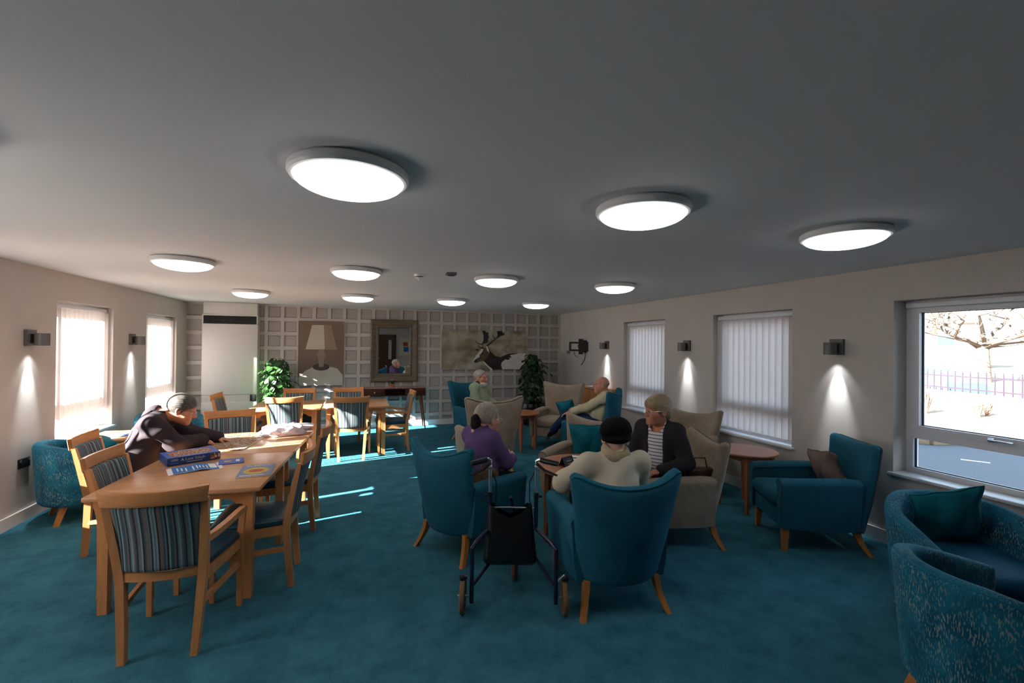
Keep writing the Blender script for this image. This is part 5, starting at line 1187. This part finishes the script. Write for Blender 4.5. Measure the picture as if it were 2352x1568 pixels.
def hairm(name, a, b_): 
    m, nt, bs = nodes(name); v = coords(nt, scale=(1, .16, 1)); c = ramp(nt, noise(nt, v, 60, 3), [(.15, lin(*a)), (.85, lin(*b_))]); nt.links.new(c, bs.inputs['Base Color']); bs.inputs['Roughness'].default_value = .5; bump(nt, bs, noise(nt, v, 80, 2), .12, .004); return m
cloth = lambda n, c, **k: mat(n, lin(*c), .85, var=k.get('var', .1), vs=k.get('vs', 6), bs=320, bst=.08, spec=.15)
# two-tone jacket: grey yoke over black
def twotone(name, c1, c2, z, w=.02):
    m, nt, b = nodes(name); tc = N(nt, 'ShaderNodeTexCoord'); s = N(nt, 'ShaderNodeSeparateXYZ'); nt.links.new(tc.outputs['Object'], s.inputs[0]); n = noise(nt, tc.outputs['Object'], 7, 3)
    a = N(nt, 'ShaderNodeMath', operation='MULTIPLY_ADD'); a.inputs[1].default_value = .06; nt.links.new(n, a.inputs[0]); nt.links.new(s.outputs['Z'], a.inputs[2])
    c = ramp(nt, a.outputs[0], [(z+.03-w, lin(*c2)), (z+.03+w, lin(*c1))]); nt.links.new(c, b.inputs['Base Color']); b.inputs['Roughness'].default_value = .7; b.inputs['Specular IOR Level'].default_value = .25; return m
def striped(name, c1, c2, f):
    m, nt, b = nodes(name); tc = N(nt, 'ShaderNodeTexCoord'); s = N(nt, 'ShaderNodeSeparateXYZ'); nt.links.new(tc.outputs['Object'], s.inputs[0])
    a = N(nt, 'ShaderNodeMath', operation='MULTIPLY'); a.inputs[1].default_value = f; nt.links.new(s.outputs['Z'], a.inputs[0]); fr = N(nt, 'ShaderNodeMath', operation='FRACT'); nt.links.new(a.outputs[0], fr.inputs[0])
    c = ramp(nt, fr.outputs[0], [(.0, lin(*c2)), (.24, lin(*c2)), (.30, lin(*c1)), (.94, lin(*c1))]); nt.links.new(c, b.inputs['Base Color']); b.inputs['Roughness'].default_value = .85; return m
denim = cloth('dark_denim', (40, 54, 84), var=.2); darkp = cloth('dark_trousers', (34, 34, 42))
SIT = dict(kl=(-.11, .42, .47), kr=(.11, .42, .47), al=(-.11, .44, .10), ar=(.11, .44, .10))
# man at the jigsaw
person('man in a dark jacket bending over the jigsaw', (-1.83, 4.62), (1, .12), dict(k=.97, hk=1.03, skin=skinm('ruddy_skin', (202, 140, 112)), sw=.17, belly=(.17, .14),
    j=dict(SIT, pel=(0, -.02, .55), chest=(0, .135, .915), hc=(0, .355, 1.095), handl=(-.20, .60, .785), handr=(-.06, .50, .80), kl=(-.13, .38, .50), kr=(.13, .38, .50), al=(-.13, .36, .1), ar=(.13, .36, .1)),
    head=(.0, .36, 0), hdl=dict(curl=.5, n=(0, .3, 1)), hdr=dict(curl=.75, n=(.2, .3, 1), mix=.6, dir=(-.2, .8, -.6)), polel=(-.7, -.3, -.6), poler=(.9, -.2, -.5),
    top=dict(name='jacket', m=cloth('charcoal_jacket', (58, 49, 53), var=.12), g=.028, fold=.011, seed=4, hem=.13), collar=dict(name='collar', m=cloth('black_collar', (40, 34, 38))),
    trousers=darkp, hair=dict(kind='short', m=hairm('grey_brown_hair', (40, 35, 32), (100, 92, 84)), t=.014), glasses=True))
# woman in purple
purple = cloth('purple_fleece', (96, 74, 116), var=.12)
person('grey-haired woman in a purple top with a dark hair bun', (1.0, 3.84), (.90, .44), dict(k=.98, hk=1.12, skin=skinm('pale_pink_skin', (206, 152, 132)), sw=.15, belly=(.155, .135),
    j=dict(SIT, pel=(0, -.03, .55), chest=(0, -.01, .79), hc=(0, .085, 1.03), handl=(-.05, .31, .645), handr=(.05, .335, .65), kl=(-.1, .33, .45), kr=(.1, .33, .45), al=(-.1, .28, .1), ar=(.1, .28, .1)), head=(.0, .05, 0), jaw=1.05,
    hdl=dict(curl=.8, n=(.3, .2, 1)), hdr=dict(curl=1.0, n=(.9, .1, .4), mix=.5, dir=(-.3, .8, .35)), polel=(-.8, -.4, -.6), poler=(.8, -.4, -.6),
    top=dict(name='fleece_top', m=purple, g=.016, fold=.006, seed=2, sleeve=.94), collar=dict(name='collar', m=purple), trousers=darkp,
    hair=dict(kind='back', m=hairm('silver_hair', (120, 108, 98), (176, 164, 150)), t=.012), bun=cloth('dark_scrunchie', (26, 22, 22), var=.5), glasses=True))
# person in black hat
person('person in a cream jacket and black knitted hat seen from behind', (1.74, 2.86), (.136, .99), dict(k=1.0, hk=1.08, skin=skinm('fair_skin', (206, 160, 138)), sw=.20, belly=(.175, .135),
    j=dict(SIT, pel=(0, 0, .53), chest=(.01, .02, .735), hc=(.03, .075, 1.02), handl=(-.15, .34, .70), handr=(.10, .36, .69), kl=(-.12, .40, .48), kr=(.1, .40, .48)), head=(.12, .15, 0),
    hdl=dict(curl=.6), hdr=dict(curl=.6), polel=(-.9, -.4, -.35), poler=(.9, -.4, -.35),
    top=dict(name='jacket', m=cloth('cream_jacket', (206, 194, 174), var=.05), g=.026, fold=.009, seed=7, sleeve=.95), collar=dict(name='fleece_collar', m=cloth('tan_fleece', (176, 158, 128), var=.15, vs=40), fold=.006, R=.074, r=.034, up=.03),
    trousers=darkp, hat=cloth('black_knit', (14, 13, 14), var=.2), hair=dict(kind='short', m=hairm('white_hair', (170, 164, 156), (214, 208, 200)), t=.006)))
# woman with glasses
person('short-haired woman with glasses in a dark cardigan and striped top', (2.56, 3.41), (-.87, -.48), dict(k=1.0, hk=1.06, skin=skinm('warm_skin', (190, 128, 100)), sw=.155, belly=(.14, .115),
    j=dict(SIT, pel=(0, -.02, .55), chest=(0, .03, .85), hc=(0, .10, 1.125), handl=(-.10, .26, .645), handr=(.07, .26, .635)), head=(-.5, .0, 0),
    hdl=dict(curl=.6), hdr=dict(curl=.6), polel=(-.8, -.5, -.6), poler=(.8, -.5, -.6),
    inner=dict(name='striped_top', m=striped('white_striped_jersey', (214, 210, 214), (96, 92, 112), 34)), outer=dict(name='cardigan', m=cloth('charcoal_cardigan', (46, 44, 48)), g=.021, w=.068, shift=.0),
    trousers=darkp, hair=dict(kind='fringe', m=hairm('ash_blonde_hair', (120, 96, 70), (176, 152, 120)), t=.016), glasses=True))
# bearded man
green = cloth('sage_sweater', (146, 158, 130))
person('bearded man in a sage green sweater in the tall teal chair', (1.95, 7.66), (.75, -.66), dict(k=1.05, hk=1.08, skin=skinm('pink_skin', (206, 140, 120)), sw=.18, belly=(.19, .165),
    j=dict(SIT, pel=(0, .0, .57), chest=(0, .0, .84), hc=(0, .04, 1.11), handl=(-.06, .28, .68), handr=(.10, .30, .66)), head=(-.0, .0, 0),
    hdl=dict(curl=.6), hdr=dict(curl=.6), polel=(-.8, -.4, -.6), poler=(.8, -.4, -.6), top=dict(name='sweater', m=green, g=.02, fold=.006, seed=3), collar=dict(name='collar', m=cloth('navy_collar', (50, 56, 74))),
    trousers=darkp, hair=dict(kind='back', m=hairm('grey_white_hair', (110, 100, 92), (190, 180, 168)), t=.010), beard=hairm('white_beard', (176, 168, 160), (220, 214, 206))))
# bald man, legs crossed
person('bald man in a pale yellow shirt and jeans with crossed legs', (3.43, 5.98), (-.86, .50), dict(k=1.05, hk=1.05, skin=skinm('pinkish_skin', (204, 146, 124)), sw=.17, belly=(.17, .145),
    j=dict(SIT, pel=(0, .06, .57), chest=(0, -.01, .83), hc=(-.02, .02, 1.10), handl=(-.10, .47, .69), handr=(.17, .38, .72), kl=(.0, .53, .62), al=(.17, .76, .37), kr=(.10, .48, .49), ar=(.06, .50, .10)), head=(.1, -.02, 0),
    hdl=dict(curl=.35, n=(0, .2, 1)), hdr=dict(curl=.5), polel=(-.5, -.6, -.8), poler=(.8, -.4, -.6), footl=(.35, .6, -.55),
    top=dict(name='shirt', m=mat('yellow_grey_check_shirt', lin(200, 190, 156), .85, var=.16, vs=7), g=.02, fold=.006, seed=6, sleeve=.8), trousers=denim,
    hair=dict(kind='bald', m=hairm('thin_grey_hair', (140, 130, 124), (176, 166, 158)), t=.002)))
